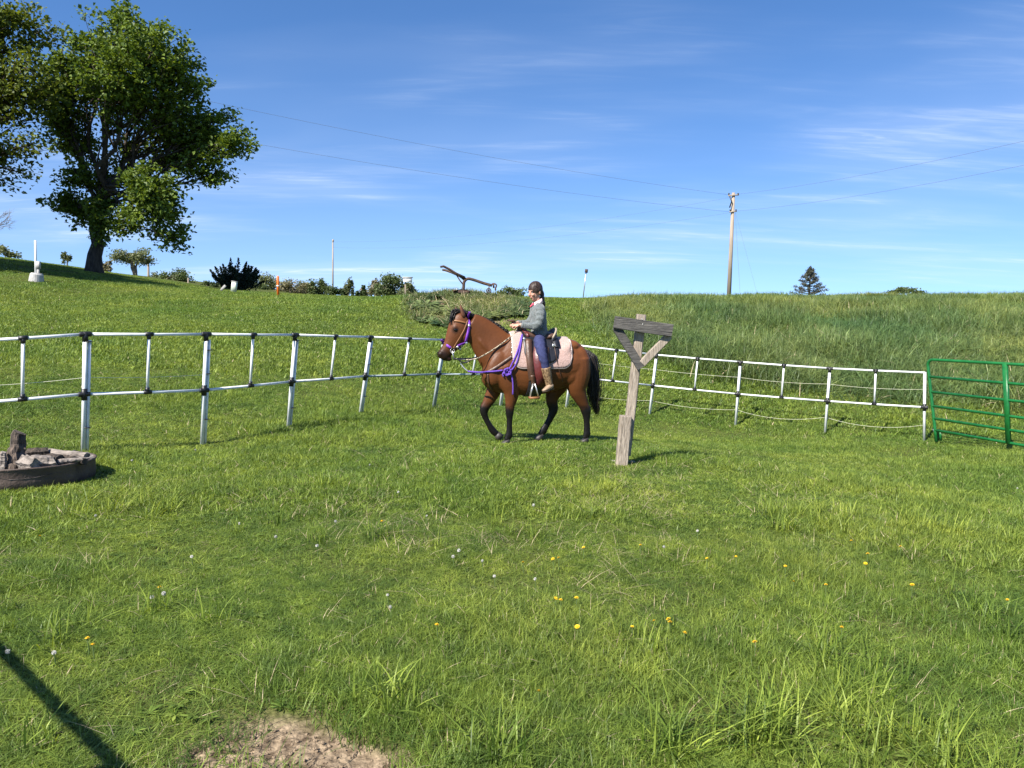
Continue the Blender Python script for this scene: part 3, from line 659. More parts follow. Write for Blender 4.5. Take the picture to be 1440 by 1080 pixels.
for a, t_, b_, hw in q:
    cz = (Wz(t_)+Wz(b_))/2; rz = (Wz(t_)-Wz(b_))/2; u = U(a); ring = []
    for j in range(28):
        an = 2*math.pi*j/28; s_, c_ = math.sin(an), math.cos(an)
        ex = .88 if c_ < 0 else 1.12                                 # full below, narrower along the spine
        ring.append((u, math.copysign(abs(s_)**.9, s_)*hw*(1-.10*max(0, c_)**2), cz+math.copysign(abs(c_)**ex, c_)*rz))
    rings.append(ring)
hb.rings(rings)
hb.loft(sec([(430, 530, 128, .165, 0), (392, 492, 118, .15, 0), (338, 430, 99, .108, 0), (286, 376, 79, .09, 0), (238, 345, 64, .08, 0)]), 24)
hb.loft(sec([(222, 312, 44, .07, 0), (202, 334, 60, .088, 0), (185, 374, 63, .092, 0), (163, 420, 54, .080, 0), (139, 460, 41, .062, 0), (116, 492, 35, .054, 0), (99, 513, 33, .054, 0), (90, 528, 22, .042, 0)]), 24)
hb.ell(H(210, 398), (.108, .088, .115))
for v_ in (-.06, .06): hb.ell(H(168, 365, v_), (.04, .032, .045)); hb.ell(H(92, 502, v_*.62), (.035, .022, .035))
hb.ell(H(128, 528), (.05, .04, .03))                                    # chin and lower lip
def leg(rows, v, vt=None):
    k = len(rows); hb.loft([(U(r[0], v), v if vt is None else vt+(v-vt)*min(1, i/2.0), Wz(r[1]), r[2]*SPX, r[3]) for i, r in enumerate(rows)], 18, 5)
VN, VF = -.135, .135
leg([(430, 560, 75, .09), (455, 640, 58, .09), (472, 690, 46, .075), (474, 730, 38, .06), (468, 768, 28, .046), (466, 794, 25, .042), (466, 815, 23, .038), (466, 845, 17, .028), (466, 885, 16.5, .027), (466, 918, 19, .030), (464, 934, 21, .032), (456, 950, 17.5, .029), (451, 960, 18, .03)], VN)
leg([(400, 560, 75, .09), (388, 640, 56, .09), (376, 695, 45, .075), (360, 735, 38, .06), (338, 776, 29, .046), (325, 799, 27, .044), (322, 822, 23, .038), (332, 855, 17.5, .028), (350, 890, 17, .027), (368, 918, 20, .030), (380, 932, 20, .031), (392, 942, 18, .029), (398, 947, 18, .029)], VF)
leg([(835, 520, 75, .12), (838, 600, 76, .125), (838, 660, 64, .11), (845, 700, 50, .088), (866, 746, 37, .062), (884, 785, 29, .044), (894, 808, 30, .042), (898, 838, 23, .034), (901, 875, 18.5, .028), (903, 915, 19.5, .030), (903, 936, 22, .033), (897, 952, 18, .029), (893, 962, 18, .03)], VN)
leg([(790, 560, 75, .12), (765, 620, 72, .12), (738, 680, 56, .10), (712, 725, 44, .07), (704, 765, 35, .052), (712, 796, 31, .044), (713, 818, 28, .04), (704, 846, 22, .033), (688, 880, 19, .028), (668, 915, 20, .03), (658, 932, 22, .033), (646, 946, 18, .029), (641, 954, 18, .03)], VF)
# muscles that break the barrel up
for v_ in (-1, 1):
    hb.ell(H(400, 575, v_*.13), (.15, .075, .23), rot=Matrix.Rotation(R(24), 3, 'Y'))
    hb.ell(H(350, 615, v_*.08), (.08, .08, .09))
    hb.ell(H(470, 640, v_*.15), (.10, .07, .11))
    hb.ell(H(848, 545, v_*.14), (.15, .10, .22), rot=Matrix.Rotation(R(-12), 3, 'Y'))
    hb.ell(H(800, 600, v_*.17), (.13, .09, .15))
    hb.ell(H(800, 455, v_*.12), (.12, .10, .07))
    pass
    hb.ell(H(330, 470, v_*.05), (.05, .07, .20), rot=Matrix.Rotation(R(-38), 3, 'Y')); hb.ell(H(862, 650, v_*.145), (.06, .075, .12)); hb.ell(H(770, 480, v_*.2), (.09, .06, .06))
hskin = fuse(hb, .0115, 4, .5)
horse = root('horse', 'bay horse with black legs mane and tail walking to the left', 'horse', (0, 0, 0), HM)
body = hskin.build('body', None, horse)
body.data.materials.clear()
# coat: bay with black points by anatomy, belly shade painted in
co = np.array(hskin.v); u, v, w = co.T
zx = 625+(u*cs-v*sn)/SPX; zy = 985-w/SPX
base = np.array([[.112, .038, .0115]]); c = np.repeat(base, len(co), 0)
nz = fbm(u*1.0+3, w*1.0+v, .35, 7); c *= (.70+.62*nz)[:, None]; c *= (.9+.2*fbm(u*1.3+9, w+v*.7, .07, 9))[:, None]
red = smooth(640, 500, zy)*smooth(330, 500, zx); c *= (1+.12*red)[:, None]
blk = np.array([[.0055, .0045, .004]])
legk = smooth(745, 800, zy+(fbm(u, w, .06, 3)-.5)*30); legk = np.where(zx < 240, 0, legk)
leg2 = np.where((zx > 640), smooth(735, 805, zy+(fbm(u, w, .06, 3)-.5)*40), legk)
mz = smooth(92, 30, np.hypot(zx-96, zy-530)); dk = np.maximum(leg2, mz*.88)
dk = np.maximum(dk, .75*smooth(30, 8, np.hypot(zx-168, zy-374))*(np.abs(v) > .05))
dk = np.maximum(dk, .35*smooth(700, 735, zy)*(zx > 480))  # darkens the underside: belly shade put into the coat colour
c = c*(1-dk[:, None])+blk*dk[:, None]
at = body.data.attributes.new('coat', 'FLOAT_COLOR', 'POINT'); at.data.foreach_set('color', np.column_stack([c, np.ones(len(c))]).astype(np.float32).ravel())
m, n, l, b = new_mat('bay_coat'); a_ = n.new('ShaderNodeAttribute'); a_.attribute_name = 'coat'; l.new(a_.outputs['Color'], b.inputs['Base Color'])
b.inputs['Roughness'].default_value = .47; b.inputs['Specular IOR Level'].default_value = .26
t = n.new('ShaderNodeTexCoord'); z_ = n.new('ShaderNodeTexNoise'); z_.inputs['Scale'].default_value = 34; z_.inputs['Detail'].default_value = 8; z_.inputs['Roughness'].default_value = .7; l.new(t.outputs['Object'], z_.inputs['Vector'])
bp = n.new('ShaderNodeBump'); bp.inputs['Strength'].default_value = .30; bp.inputs['Distance'].default_value = .012; l.new(z_.outputs[0], bp.inputs['Height']); l.new(bp.outputs[0], b.inputs['Normal'])
MT['coat'] = m; body.data.materials.append(m)
BV = BVHTree.FromPolygons([Vector(q) for q in hskin.v], hskin.f)
def skin_pt(zx_, zy_, side=-1, off=.006):
    """point on the near (or far) flank under an image-plane position"""
    o = Vector((0, side*1.5, Wz(zy_)))
    v_ = side*.2
    for _ in range(4):
        o.x = U(zx_, v_); h = BV.ray_cast(o, Vector((0, -side, 0)))
        if h[0] is None: break
        v_ = h[0].y
    if h[0] is None:
        p = BV.find_nearest(Vector((U(zx_, 0), 0, Wz(zy_)))); return p[0]+p[1]*off, p[1]
    return h[0]+h[1]*off, h[1]
def round_pt(u_, axis_w, ang, off):
    """point on the trunk at station u_, looking inwards at angle ang (0 = near side, 90 = top)"""
    d = Vector((0, -math.cos(ang), math.sin(ang))); h = BV.ray_cast(Vector((u_, 0, axis_w))+d*1.2, -d)
    if h[0] is None: return Vector((u_, 0, axis_w))+d*.25, d
    return h[0]+d*off, d
# hooves
for zx_, zy_, v_, tx, ty in ((451, 957, VN, 441, 985), (893, 960, VN, 886, 985), (641, 952, VF, 630, 985)):
    m = MB(); p = H(zx_, zy_, v_); q = H(tx, 984, v_)
    rr = []
    for k, s_ in enumerate((.0, .35, 1.0)):
        cc = p.lerp(q, s_); rad = (.040, .047, .058)[k]
        rr.append([Vector((cc.x+rad*math.cos(a)*1.12, cc.y+rad*.95*math.sin(a), cc.z+(.016*math.cos(a) if k == 0 else 0))) for a in np.linspace(0, 2*math.pi, 16, endpoint=False)])
    m.rings(rr); m.build('hoof', MT['hoof'], horse)
m = MB(); p = H(396, 946, VF); q = H(414, 964, VF); ax = (q-p).normalized(); lt = Vector((0, 1, 0)); nn = ax.cross(lt)
m.rings([[p+ax*s_*.065+(nn*math.cos(a)*1.1+lt*math.sin(a))*rad for a in np.linspace(0, 2*math.pi, 16, endpoint=False)] for s_, rad in ((-.1, .038), (.4, .044), (1, .052))]); m.build('hoof', MT['hoof'], horse)
# ears, eyes, nostrils
for v_, bx, by, tx, ty in ((-.055, 208, 312, 191, 242), (.06, 186, 306, 160, 254)):
    m = MB(); a = H(bx, by, v_); b_ = H(tx, ty, v_*1.15); t_ = (b_-a)
    rings = []
    for k, (s_, ra, rb) in enumerate([(0, .030, .026), (.25, .038, .028), (.55, .034, .022), (.82, .018, .013), (1, .003, .003)]):
        p = a+t_*s_; rings.append([p+Vector((math.cos(q_)*ra*(.55 if math.cos(q_) < 0 else 1), math.sin(q_)*rb, 0)) for q_ in np.linspace(0, 2*math.pi, 12, endpoint=False)])
    m.rings(rings); m.build('ear', MT['earhair'] if 'earhair' in MT else MT.setdefault('earhair', mat('ear_hair', (.05, .02, .01), (.13, .045, .018), .6, 30)), horse)
for sd in (-1, 1):
    p, nn = skin_pt(171, 375, sd, -.006); m = MB(); m.ell(p, (.026, .016, .021), 14, 9); m.build('eye', MT['eye'], horse)
    p, nn = skin_pt(86, 500, sd, -.004); m = MB(); m.ell(p, (.012, .010, .019), 12, 8, rot=Matrix.Rotation(R(-25), 3, 'Y')); m.build('nostril', MT['eye'], horse)
# hair
def strands(m, roots, n, fn, w0, seg=6):
    for i in range(n):
        pts = fn(i); k = len(pts); m.tube(pts, [w0*(1-.85*(j/(k-1))**1.5)+.0006 for j in range(k)], 4, sq=.6)
cr = crom([(212, 275), (240, 288), (285, 300), (340, 318), (395, 347), (440, 378), (470, 392)], 12)
m = MB()
def mane_fn(i):
    t_ = random.random(); p = cr[min(int(t_*len(cr)), len(cr)-1)]; a = H(p[0]+random.uniform(-6, 6), p[1]+12+random.uniform(-4, 4), random.uniform(-.02, .01)); ln = random.uniform(.10, .26)
    top = a+Vector((random.uniform(-.01, .02), .01, random.uniform(.014, .032))); s_ = 1
    return [a, top, top+Vector((.02, s_*.06, -.01)), top+Vector((.05+random.uniform(-.02, .03), s_*.125, -ln*.5)), top+Vector((.07+random.uniform(-.03, .04), s_*.145, -ln))]
strands(m, None, 760, mane_fn, .0065); m.build('mane', MT['mane'], horse)
m = MB()
def fore_fn(i):
    a = H(203+random.uniform(-8, 8), 282+random.uniform(-5, 8), random.uniform(-.04, .04)); e = H(140+random.uniform(-10, 22), 318+random.uniform(-8, 26), random.uniform(-.06, .07)-.02)
    md = H(162+random.uniform(-14, 8), 272+random.uniform(-3, 18), random.uniform(-.05, .05)); return crom([a, md, e], 4)
strands(m, None, 130, fore_fn, .008); m.build('forelock', MT['mane'], horse)
m = MB()
tl = crom([(884, 478), (912, 510), (928, 580), (938, 660), (946, 740), (957, 800), (970, 842)], 6); wd = np.interp(np.arange(len(tl)), np.linspace(0, len(tl)-1, 7), [10, 22, 33, 36, 33, 24, 8])
def tail_fn(i):
    o_ = random.gauss(0, .5); oy = random.gauss(0, .45); k0 = random.randint(0, 6); k1 = random.randint(len(tl)-14, len(tl))
    pts = []; wob = random.uniform(0, 6)
    for k in range(k0, k1, 2):
        pts.append(H(tl[k][0]+o_*wd[k]*.95+2.5*math.sin(k*.35+wob), tl[k][1], oy*wd[k]*SPX*.9))
    return pts
m.loft([(U(a), 0, Wz(b_), max(wd[k], 4)*SPX*.55, max(wd[k], 4)*SPX*.5) for k, (a, b_) in enumerate(tl)][::4][:-1], 12, 3)
strands(m, None, 480, tail_fn, .0055); m.build('tail', MT['mane'], horse)

# ------------------------------------------------------------------ tack
def strap(mb, pts, w, off=.006, side=-1, th=.004, sub=6):
    q = crom(pts, sub); P_ = []; N_ = []
    for a, b_ in q: p, nn = skin_pt(a, b_, side, off); P_.append(p); N_.append(nn)
    P_ = [(P_[max(i-1, 0)]+P_[i]*2+P_[min(i+1, len(P_)-1)])/4 for i in range(len(P_))]
    mb.ribbon(P_, N_, w, th)
def skin_tube(mb, pts, r, off, side=-1, sub=6):
    q = crom(pts, sub); mb.tube([skin_pt(a, b_, side, off)[0] for a, b_ in q], r, 6)
# pink pad
pad = root('saddle_pad', 'pale pink fleece saddle pad under the western saddle', 'saddle pad', H(640, 430), HM)
def drape(mb, zx0, zx1, a0, a1, off, axis, nu=26, na=34, corner=.16, th=.012, flare=0):
    u0, u1 = U(zx0, -.25), U(zx1, -.25); rows = []
    for i in range(nu+1):
        s_ = i/nu; e = min(s_, 1-s_)
        cut = (1-math.sqrt(max(0, 1-(1-min(e/corner, 1))**2)))*R(26); row = []
        for j in range(na+1):
            an = a0+cut+(a1-a0-2*cut)*j/na; p, d_ = round_pt(u0+(u1-u0)*s_, axis, an, off+flare*(abs(j/na-.5)*2)**3); row.append((p, d_))
        rows.append(row)
    v = [p for r_ in rows for p, _ in r_]+[p+d_*th for r_ in rows for p, d_ in r_]; n1 = na+1; T_ = (nu+1)*n1; f = []
    for i in range(nu):
        for j in range(na):
            k = i*n1+j; f.append((k, k+1, k+n1+1, k+n1)); f.append((T_+k, T_+k+n1, T_+k+n1+1, T_+k+1))
    edge = [(0, j) for j in range(na)]+[(i, na) for i in range(nu)]+[(nu, j) for j in range(na, 0, -1)]+[(i, 0) for i in range(nu, 0, -1)]
    ids = [i*n1+j for i, j in edge]; L_ = len(ids)
    for k in range(L_): a, b_ = ids[k], ids[(k+1) % L_]; f.append((a, b_, T_+b_, T_+a))
    mb.add(v, f); return [Vector(v[T_+k])-(Vector(v[T_+k])-Vector(v[k]))*.5 for k in ids]
m = MB(); AX = Wz(575); ed = drape(m, 484, 798, R(3), R(177), .006, AX, th=.02); m.build('pad', MT['pad'], pad)
m = MB(); m.tube(ed+[ed[0]], .011, 6); m.build('binding', MT['padedge'], pad)
sad = root('saddle', 'brown western saddle with black cantle and maroon fenders', 'saddle', H(620, 420), HM @ Matrix.Translation((-.02, 0, 0)))
m = MB(); drape(m, 548, 735, R(13), R(167), .030, AX, 22, 30, .38, .012); m.build('skirt', MT['blackl'], sad)
m = MB()
m.loft([(U(528), 0, Wz(408), .05, .12), (U(560), 0, Wz(398), .06, .15), (U(600), 0, Wz(410), .045, .15), (U(640), 0, Wz(412), .045, .16), (U(680), 0, Wz(402), .05, .175), (U(700), 0, Wz(395), .03, .17)], 20)
sk = fuse(m, .012, 4); sk.build('seat', MT['leather'], sad)
m = MB(); m.ell(H(552, 402), (.055, .165, .075)); m.ell(H(545, 388), (.045, .11, .065)); sk = fuse(m, .012, 4); sk.build('swell', MT['maroon'], sad)
m = MB(); m.tube([H(540, 384), H(512, 362), H(488, 340), H(480, 330)], [.038, .028, .022, .022], 12)
m.ell(H(474, 324), (.058, .05, .014), 18, 8, rot=Matrix.Rotation(R(8), 3, 'Y')); m.build('horn', MT['leather'], sad)
m = MB(); rings = []
for k in range(15):                                                     # dished cantle
    a = R(-78+156*k/14); y_ = math.sin(a)*.195; top = .155*math.cos(a)**.6+.02; x_ = U(716)-.05*(1-math.cos(a))*2.2; z0 = Wz(440)-.02*(1-math.cos(a))
    rings.append([Vector((x_-.035, y_, z0)), Vector((x_-.005, y_*1.03, z0+top)), Vector((x_+.018, y_*1.05, z0+top)), Vector((x_+.012, y_*1.02, z0))])
m.rings(rings); m.build('cantle', MT['blackl'], sad)
m = MB(); m.tube([r_[1].lerp(r_[2], .5)+Vector((0, 0, .004)) for r_ in rings], .0125, 8); m.build('cantle_binding', MT['rawhide'], sad)
for sd in (-1, 1):
    m = MB(); strap(m, [(712, 432), (718, 455), (722, 472)], .085, .05, sd, .012); m.build('jockey', MT['blackl'], sad)
    m = MB(); strap(m, [(628, 440), (632, 500), (634, 570), (632, 630), (628, 662)], [.13, .14, .15, .16, .17, .18, .19, .195, .2, .2, .2, .2, .2, .2, .2, .2, .195, .19, .18, .17, .16, .15, .14, .12, .09], .050, sd, .008); m.build('fender', MT['maroon'], sad)
    m = MB(); strap(m, [(566, 430), (572, 500), (582, 570), (592, 632)], .085, .056, sd, .008); ft = m.build('stirrup_leather', MT['leather'], sad)
    m = MB(); strap(m, [(592, 600), (598, 640), (602, 655)], .05, .066, sd, .01); m.build('keeper', MT['leather'], ft)
    p0, _ = skin_pt(600, 640, sd, .07); y0 = sd*(abs(p0.y)+.01)
    m = MB(); c0 = Vector((U(602, y0), y0, Wz(648))); c1 = Vector((U(606, y0), y0, Wz(722)))
    for s_ in (-1, 1): m.box(c0+Vector((.012*s_, 0, 0)), c1+Vector((.058*s_, 0, .0)), (0, 1, 0), .045, .010)
    m.build('stirrup_side', MT['galv'], ft)
    m = MB(); m.box(c1+Vector((-.068, 0, 0)), c1+Vector((.068, 0, 0)), (0, 1, 0), .075, .022); m.build('stirrup_tread', MT['tan'], ft)
    m = MB(); strap(m, [(668, 470), (672, 510), (676, 545)], .035, .05, sd, .006); m.build('rear_rigging', MT['leather'], sad)
    m = MB(); q = [skin_pt(a, b_, sd, o_)[0] for a, b_, o_ in ((706, 462, .055), (716, 510, .05), (735, 570, .02), (752, 620, .012), (770, 668, .012))]; m.tube(crom(q, 5), .0045, 6); m.build('saddle_string', MT['leather'], sad)
m = MB(); rings = []; pts = []; nr = []
for a in np.linspace(R(5), R(-185), 40): p, d_ = round_pt(U(590), Wz(560), a, .01); pts.append(p); nr.append(d_)
m.ribbon(pts, nr, .20, .016); m.build('cinch', MT['blackl'], sad)
m = MB(); p, nn = skin_pt(700, 468, -1, .07); m.ell(p, (.018, .006, .018), 12, 8); m.build('concho', MT['galv'], sad)
p, nn = skin_pt(541, 432, -1, .065); m = MB(); m.ell(p, (.016, .006, .016), 12, 8); m.build('concho', MT['galv'], sad)
# breast collar
bc = root('breast_collar', 'brown leather breast collar across the horse chest', 'breast collar', H(380, 570), HM)
for sd in (-1, 1):
    m = MB(); strap(m, [(486, 500), (450, 525), (400, 560), (360, 583), (330, 600)], .036, .008, sd); m.build('strap', MT['leather'], bc)
    m = MB(); strap(m, [(474, 425), (472, 460), (474, 508)], .022, .012, sd); m.build('strap', MT['leather'], bc)
    for zy_ in (442, 466, 490):
        m = MB(); p, nn = skin_pt(473, zy_, sd, .018); m.ell(p, (.012, .005, .010), 10, 6); m.build('buckle', MT['galv'], bc)
    m = MB(); strap(m, [(500, 452), (486, 480), (484, 508)], .022, .014, sd); m.build('strap', MT['leather'], bc)
m = MB(); m.tube([skin_pt(335, 590, -1, .012)[0], Vector((U(318)-.03, 0, Wz(610))), skin_pt(335, 590, 1, .012)[0]], .014, 8); m.build('chest_ring', MT['leather'], bc)
m = MB(); strap(m, [(345, 600), (350, 650), (370, 690)], .025, .01, -1); m.build('tie_down', MT['leather'], bc)
# bridle with braided reins
br = root('bridle', 'brown leather bridle with braided reins on the horse head', 'bridle', H(180, 400), HM)
for sd in (-1, 1):
    m = MB(); strap(m, [(232, 322), (214, 372), (190, 415), (165, 455), (152, 478)], .017, .010, sd); m.build('cheek_piece', MT['tan'], br)
    m = MB(); strap(m, [(222, 338), (200, 332), (178, 328), (160, 327)], .020, .010, sd); m.build('browband', MT['tan'], br)
    m = MB(); strap(m, [(226, 340), (240, 400), (244, 440)], .013, .012, sd); m.build('throat_latch', MT['leather'], br)
    p, nn = skin_pt(150, 482, sd, .014); m = MB()
    m.tube([p+Vector((math.cos(a)*.026, 0, math.sin(a)*.026)) for a in np.linspace(0, 2*math.pi, 18)], .0045, 6); m.tube([p, p+Vector((.018, -.0*sd, -.11))], .0055, 6); m.build('bit', MT['galv'], br)
    bt = p+Vector((.018, 0, -.10))
    v_ = bt.y
    mid = [bt, H(205, 528, v_*1.3), H(250, 528, sd*.13), H(300, 515, sd*.17), skin_pt(380, 470, sd, .02)[0], H(440, 425, sd*.14), H(480, 395, sd*.09), H(503, 352, sd*.02-.05)]
    q = crom(mid, 8); m = MB(); m.tube(q[12:], .0085, 8); m.build('rein', MT['braid'], br)
    m = MB(); m.tube(q[:13], .008, 6); m.build('rein_end', MT['blackl'], br)
    if sd < 0:
        m = MB(); m.tube(crom([bt, H(180, 525, -.10), H(215, 545, -.11), H(262, 525, -.12), H(285, 512, -.10)], 6), .009, 6); m.build('romal', MT['blackl'], br)
m = MB(); m.tube([skin_pt(158, 326, -1, .012)[0], H(142, 322), skin_pt(158, 326, 1, .012)[0]], .010, 8); m.build('browband', MT['tan'], br)
# purple halter and rope
ha = root('halter', 'bright purple webbing halter on the horse head', 'halter', H(190, 400), HM)
for sd in (-1, 1):
    m = MB(); strap(m, [(238, 300), (240, 335), (236, 372), (228, 408), (222, 432)], .034, .013, sd); m.build('cheek_strap', MT['purple'], ha)
    m = MB(); strap(m, [(222, 436), (200, 446), (176, 458)], .032, .013, sd); m.build('cheek_strap', MT['purple'], ha)
    m = MB(); strap(m, [(98, 436), (120, 452), (144, 468)], .028, .012, sd); m.build('noseband', MT['purple'], ha)
    m = MB(); strap(m, [(144, 468), (160, 470), (176, 460)], .022, .012, sd); m.build('noseband', MT['leather'], ha)
    for a, b_ in ((224, 436), (176, 460), (239, 352)):
        p, nn = skin_pt(a, b_, sd, .020); m = MB(); m.ell(p, (.015, .006, .015), 12, 8); m.build('buckle', MT['galv'], ha)
m = MB(); q = [skin_pt(102, 438, -1, .014)[0], H(92, 430, -.03), H(90, 428, .0), H(92, 430, .03), skin_pt(102, 438, 1, .014)[0]]; q = crom(q, 4)
m.ribbon(q, [Vector((-.85, 0, .5))]*len(q), .028, .004); m.build('noseband', MT['purple'], ha)
m = MB(); q = [skin_pt(238, 302, -1, .014)[0], H(240, 285, -.04), H(240, 280, 0), H(240, 285, .04), skin_pt(238, 302, 1, .014)[0]]; q = crom(q, 4)
m.ribbon(q, [Vector((0, 0, 1))]*len(q), .032, .004); m.build('crown_strap', MT['purple'], ha)
lr = root('lead_rope', 'purple lead rope knotted on the horse shoulder and looped to the saddle', 'rope', H(440, 590), HM)
m = MB(); q = [H(196, 548, -.07), H(215, 572, -.09), H(238, 590, -.11)]; m.tube(crom(q, 5), .009, 6); m.build('chain', MT['galv'], lr)
m = MB(); q = [H(238, 590, -.11), H(280, 592, -.16), H(315, 592, -.19)]+[skin_pt(a, b_, -1, .016)[0] for a, b_ in ((345, 590), (385, 586), (425, 580))]; m.tube(crom(q, 6), .0105, 8); m.build('rope_strand', MT['rope'], lr)
for pts, o_ in (([(440, 588), (470, 552), (496, 500), (512, 450), (522, 408)], .03), ([(452, 592), (482, 566), (502, 530), (514, 480), (520, 440), (524, 405)], .032), ([(462, 592), (474, 625), (479, 665), (480, 708)], .02), ([(436, 582), (425, 600), (430, 612)], .02)):
    m = MB(); skin_tube(m, pts, .0100, o_, -1); m.build('rope_strand', MT['rope'], lr)
c, nn = skin_pt(448, 588, -1, .028); m = MB()
for k in range(3):
    ax = [Vector((1, 0, .4)), Vector((.3, 0, 1)), Vector((1, 0, -.6))][k].normalized(); e2 = ax.cross(Vector((0, 1, 0)))
    m.tube([c+ax*.045*math.cos(a)+e2*.026*math.sin(a)+Vector((0, -.012*math.cos(2*a), 0)) for a in np.linspace(0, 2*math.pi, 20)], .0125, 8)
m.build('knot', MT['rope'], lr)

# ------------------------------------------------------------------ rider
per = root('person', 'child in grey sweater and navy jeans riding the bay horse', 'person', H(640, 430), HM @ Matrix.Translation((-.026, 0, 0)))
def hand(mb, wrist, dirv, up, sz, flip):
    """palm, four curled fingers of different lengths and a thumb"""
    d = Vector(dirv).normalized(); u_ = Vector(up); u_ = (u_-d*u_.dot(d)).normalized(); s_ = d.cross(u_)*flip          # fingers curl towards -u_
    w = Vector(wrist)
    mb.tube([w-d*.03*sz, w, w+d*.035*sz, w+d*.075*sz], [.022*sz, .023*sz, .030*sz, .026*sz], 12, sq=.62, ref=u_)
    for k in range(4):
        a = w+d*.070*sz+s_*(-.027+.018*k)*sz; ln = (.055, .064, .060, .046)[k]*sz
        mb.tube([a-d*.02*sz, a, a+d*ln*.45-u_*.006*sz, a+d*ln*.62-u_*ln*.42, a+d*ln*.30-u_*ln*.72, a+d*ln*.05-u_*ln*.62], [.0095*sz, .0095*sz, .009*sz, .0085*sz, .008*sz, .006*sz], 8)
    a = w+d*.022*sz-s_*.026*sz; mb.tube([a+s_*.012*sz, a, a+d*.028*sz-s_*.010*sz-u_*.010*sz, a+d*.052*sz-s_*.002*sz-u_*.026*sz], [.012*sz, .0115*sz, .0095*sz, .007*sz], 8)
hd = H(606, 166); HR = Matrix.Rotation(R(24), 3, 'Z') @ Matrix.Rotation(R(-12), 3, 'Y')          # turned a little to the camera, looking down
def hp(x, y, z): return hd+HR @ Vector((x, y, z))
pb = MB()
pb.ell(hp(.008, 0, .022), (.092, .073, .092), 20, 14, rot=HR)
pb.ell(hp(-.030, 0, -.035), (.060, .055, .075), 18, 12, rot=HR)
pb.ell(hp(-.055, 0, -.085), (.026, .026, .022), 12, 8)                      # chin
pb.tube([hp(-.083, 0, .015), hp(-.098, 0, -.012), hp(-.103, 0, -.026), hp(-.088, 0, -.036)], [.008, .010, .013, .010], 10)
for s_ in (-1, 1):
    pb.ell(hp(-.070, s_*.032, -.028), (.022, .024, .022), 12, 8)            # cheek
    pb.ell(hp(-.078, s_*.028, .022), (.014, .024, .009), 10, 6)             # brow
    pb.ell(hp(.012, s_*.074, -.012), (.016, .009, .028), 10, 8, rot=HR)     # ear
pb.ell(hp(-.086, 0, -.056), (.012, .021, .006), 10, 6); pb.ell(hp(-.083, 0, -.067), (.011, .018, .006), 10, 6)
pb.loft([(U(622), 0, Wz(250), .05, .06), (U(620), 0, Wz(225), .042, .042), (U(614), 0, Wz(195), .042, .042), (U(612), 0, Wz(175), .04, .04)], 14)
pb.loft([(U(632), 0, Wz(415), .08, .115), (U(630), 0, Wz(370), .075, .10), (U(624), 0, Wz(310), .085, .115), (U(622), 0, Wz(262), .08, .12), (U(622), 0, Wz(238), .05, .08)], 18)
nw, fw = H(528, 343, -.075), H(508, 336, .035)
arm_n = [H(632, 258, -.125), H(634, 300, -.185), H(618, 345, -.20), H(575, 348, -.145), nw]
arm_f = [H(616, 258, .125), H(600, 300, .18), H(575, 335, .18), H(540, 340, .11), fw]
for ar in (arm_n, arm_f): pb.tube(crom(ar, 5), list(np.interp(np.arange(21), [0, 6, 10, 20], [.046, .036, .031, .022])), 12)
hand(pb, nw+Vector((-.004, 0, 0)), (-1, .35, -.12), (-.1, -.35, 1), .95, 1)
hand(pb, fw, (-1, -.45, -.12), (-.1, .35, 1), .95, -1)
ps = fuse(pb, .0048, 3, .4); pbody = ps.build('body', None, per); pbody.data.materials.clear()
co = np.array(ps.v); lc = (co-np.array(hd)) @ np.array(HR)                       # head space
c = np.repeat(np.array([[.50, .27, .19]]), len(co), 0)*(.93+.14*fbm(co[:, 0], co[:, 2], .03, 2))[:, None]
lip = np.exp(-((lc[:, 2]+.061)/.008)**2-(lc[:, 1]/.02)**2)*(lc[:, 0] < -.07); chk = np.exp(-((lc[:, 2]+.03)/.02)**2-((np.abs(lc[:, 1])-.035)/.018)**2)*(lc[:, 0] < -.05)
brow = np.exp(-((lc[:, 2]-.027)/.0045)**2-((np.abs(lc[:, 1])-.032)/.018)**4)*(lc[:, 0] < -.06)
for k, cc in ((lip*.8, (.42, .12, .10)), (chk*.2, (.52, .22, .16)), (brow*.6, (.05, .028, .018))): c = c*(1-k[:, None])+np.array([cc])*k[:, None]
at = pbody.data.attributes.new('skin', 'FLOAT_COLOR', 'POINT'); at.data.foreach_set('color', np.column_stack([c, np.ones(len(c))]).astype(np.float32).ravel())
m, n, l, b = new_mat('skin'); a_ = n.new('ShaderNodeAttribute'); a_.attribute_name = 'skin'; l.new(a_.outputs['Color'], b.inputs['Base Color']); b.inputs['Roughness'].default_value = .5
b.inputs['Subsurface Weight'].default_value = .1; b.inputs['Subsurface Radius'].default_value = (.01, .004, .002); pbody.data.materials.append(m)
for s_ in (-1, 1):
    m = MB(); m.ell(hp(-.078, s_*.031, .004), (.010, .0135, .0075), 12, 8, rot=HR); e = m.build('eye', MT['eyewhite'], per)
    m = MB(); m.ell(hp(-.0845, s_*.031, .002), (.005, .007, .007), 10, 8, rot=HR); m.build('iris', MT['eye'], e)
    m = MB(); m.tube([hp(-.082, s_*.018, .009), hp(-.090, s_*.031, .012), hp(-.078, s_*.046, .008)], [.002, .0035, .002], 6); m.build('eyelash', MT['hair'], e)
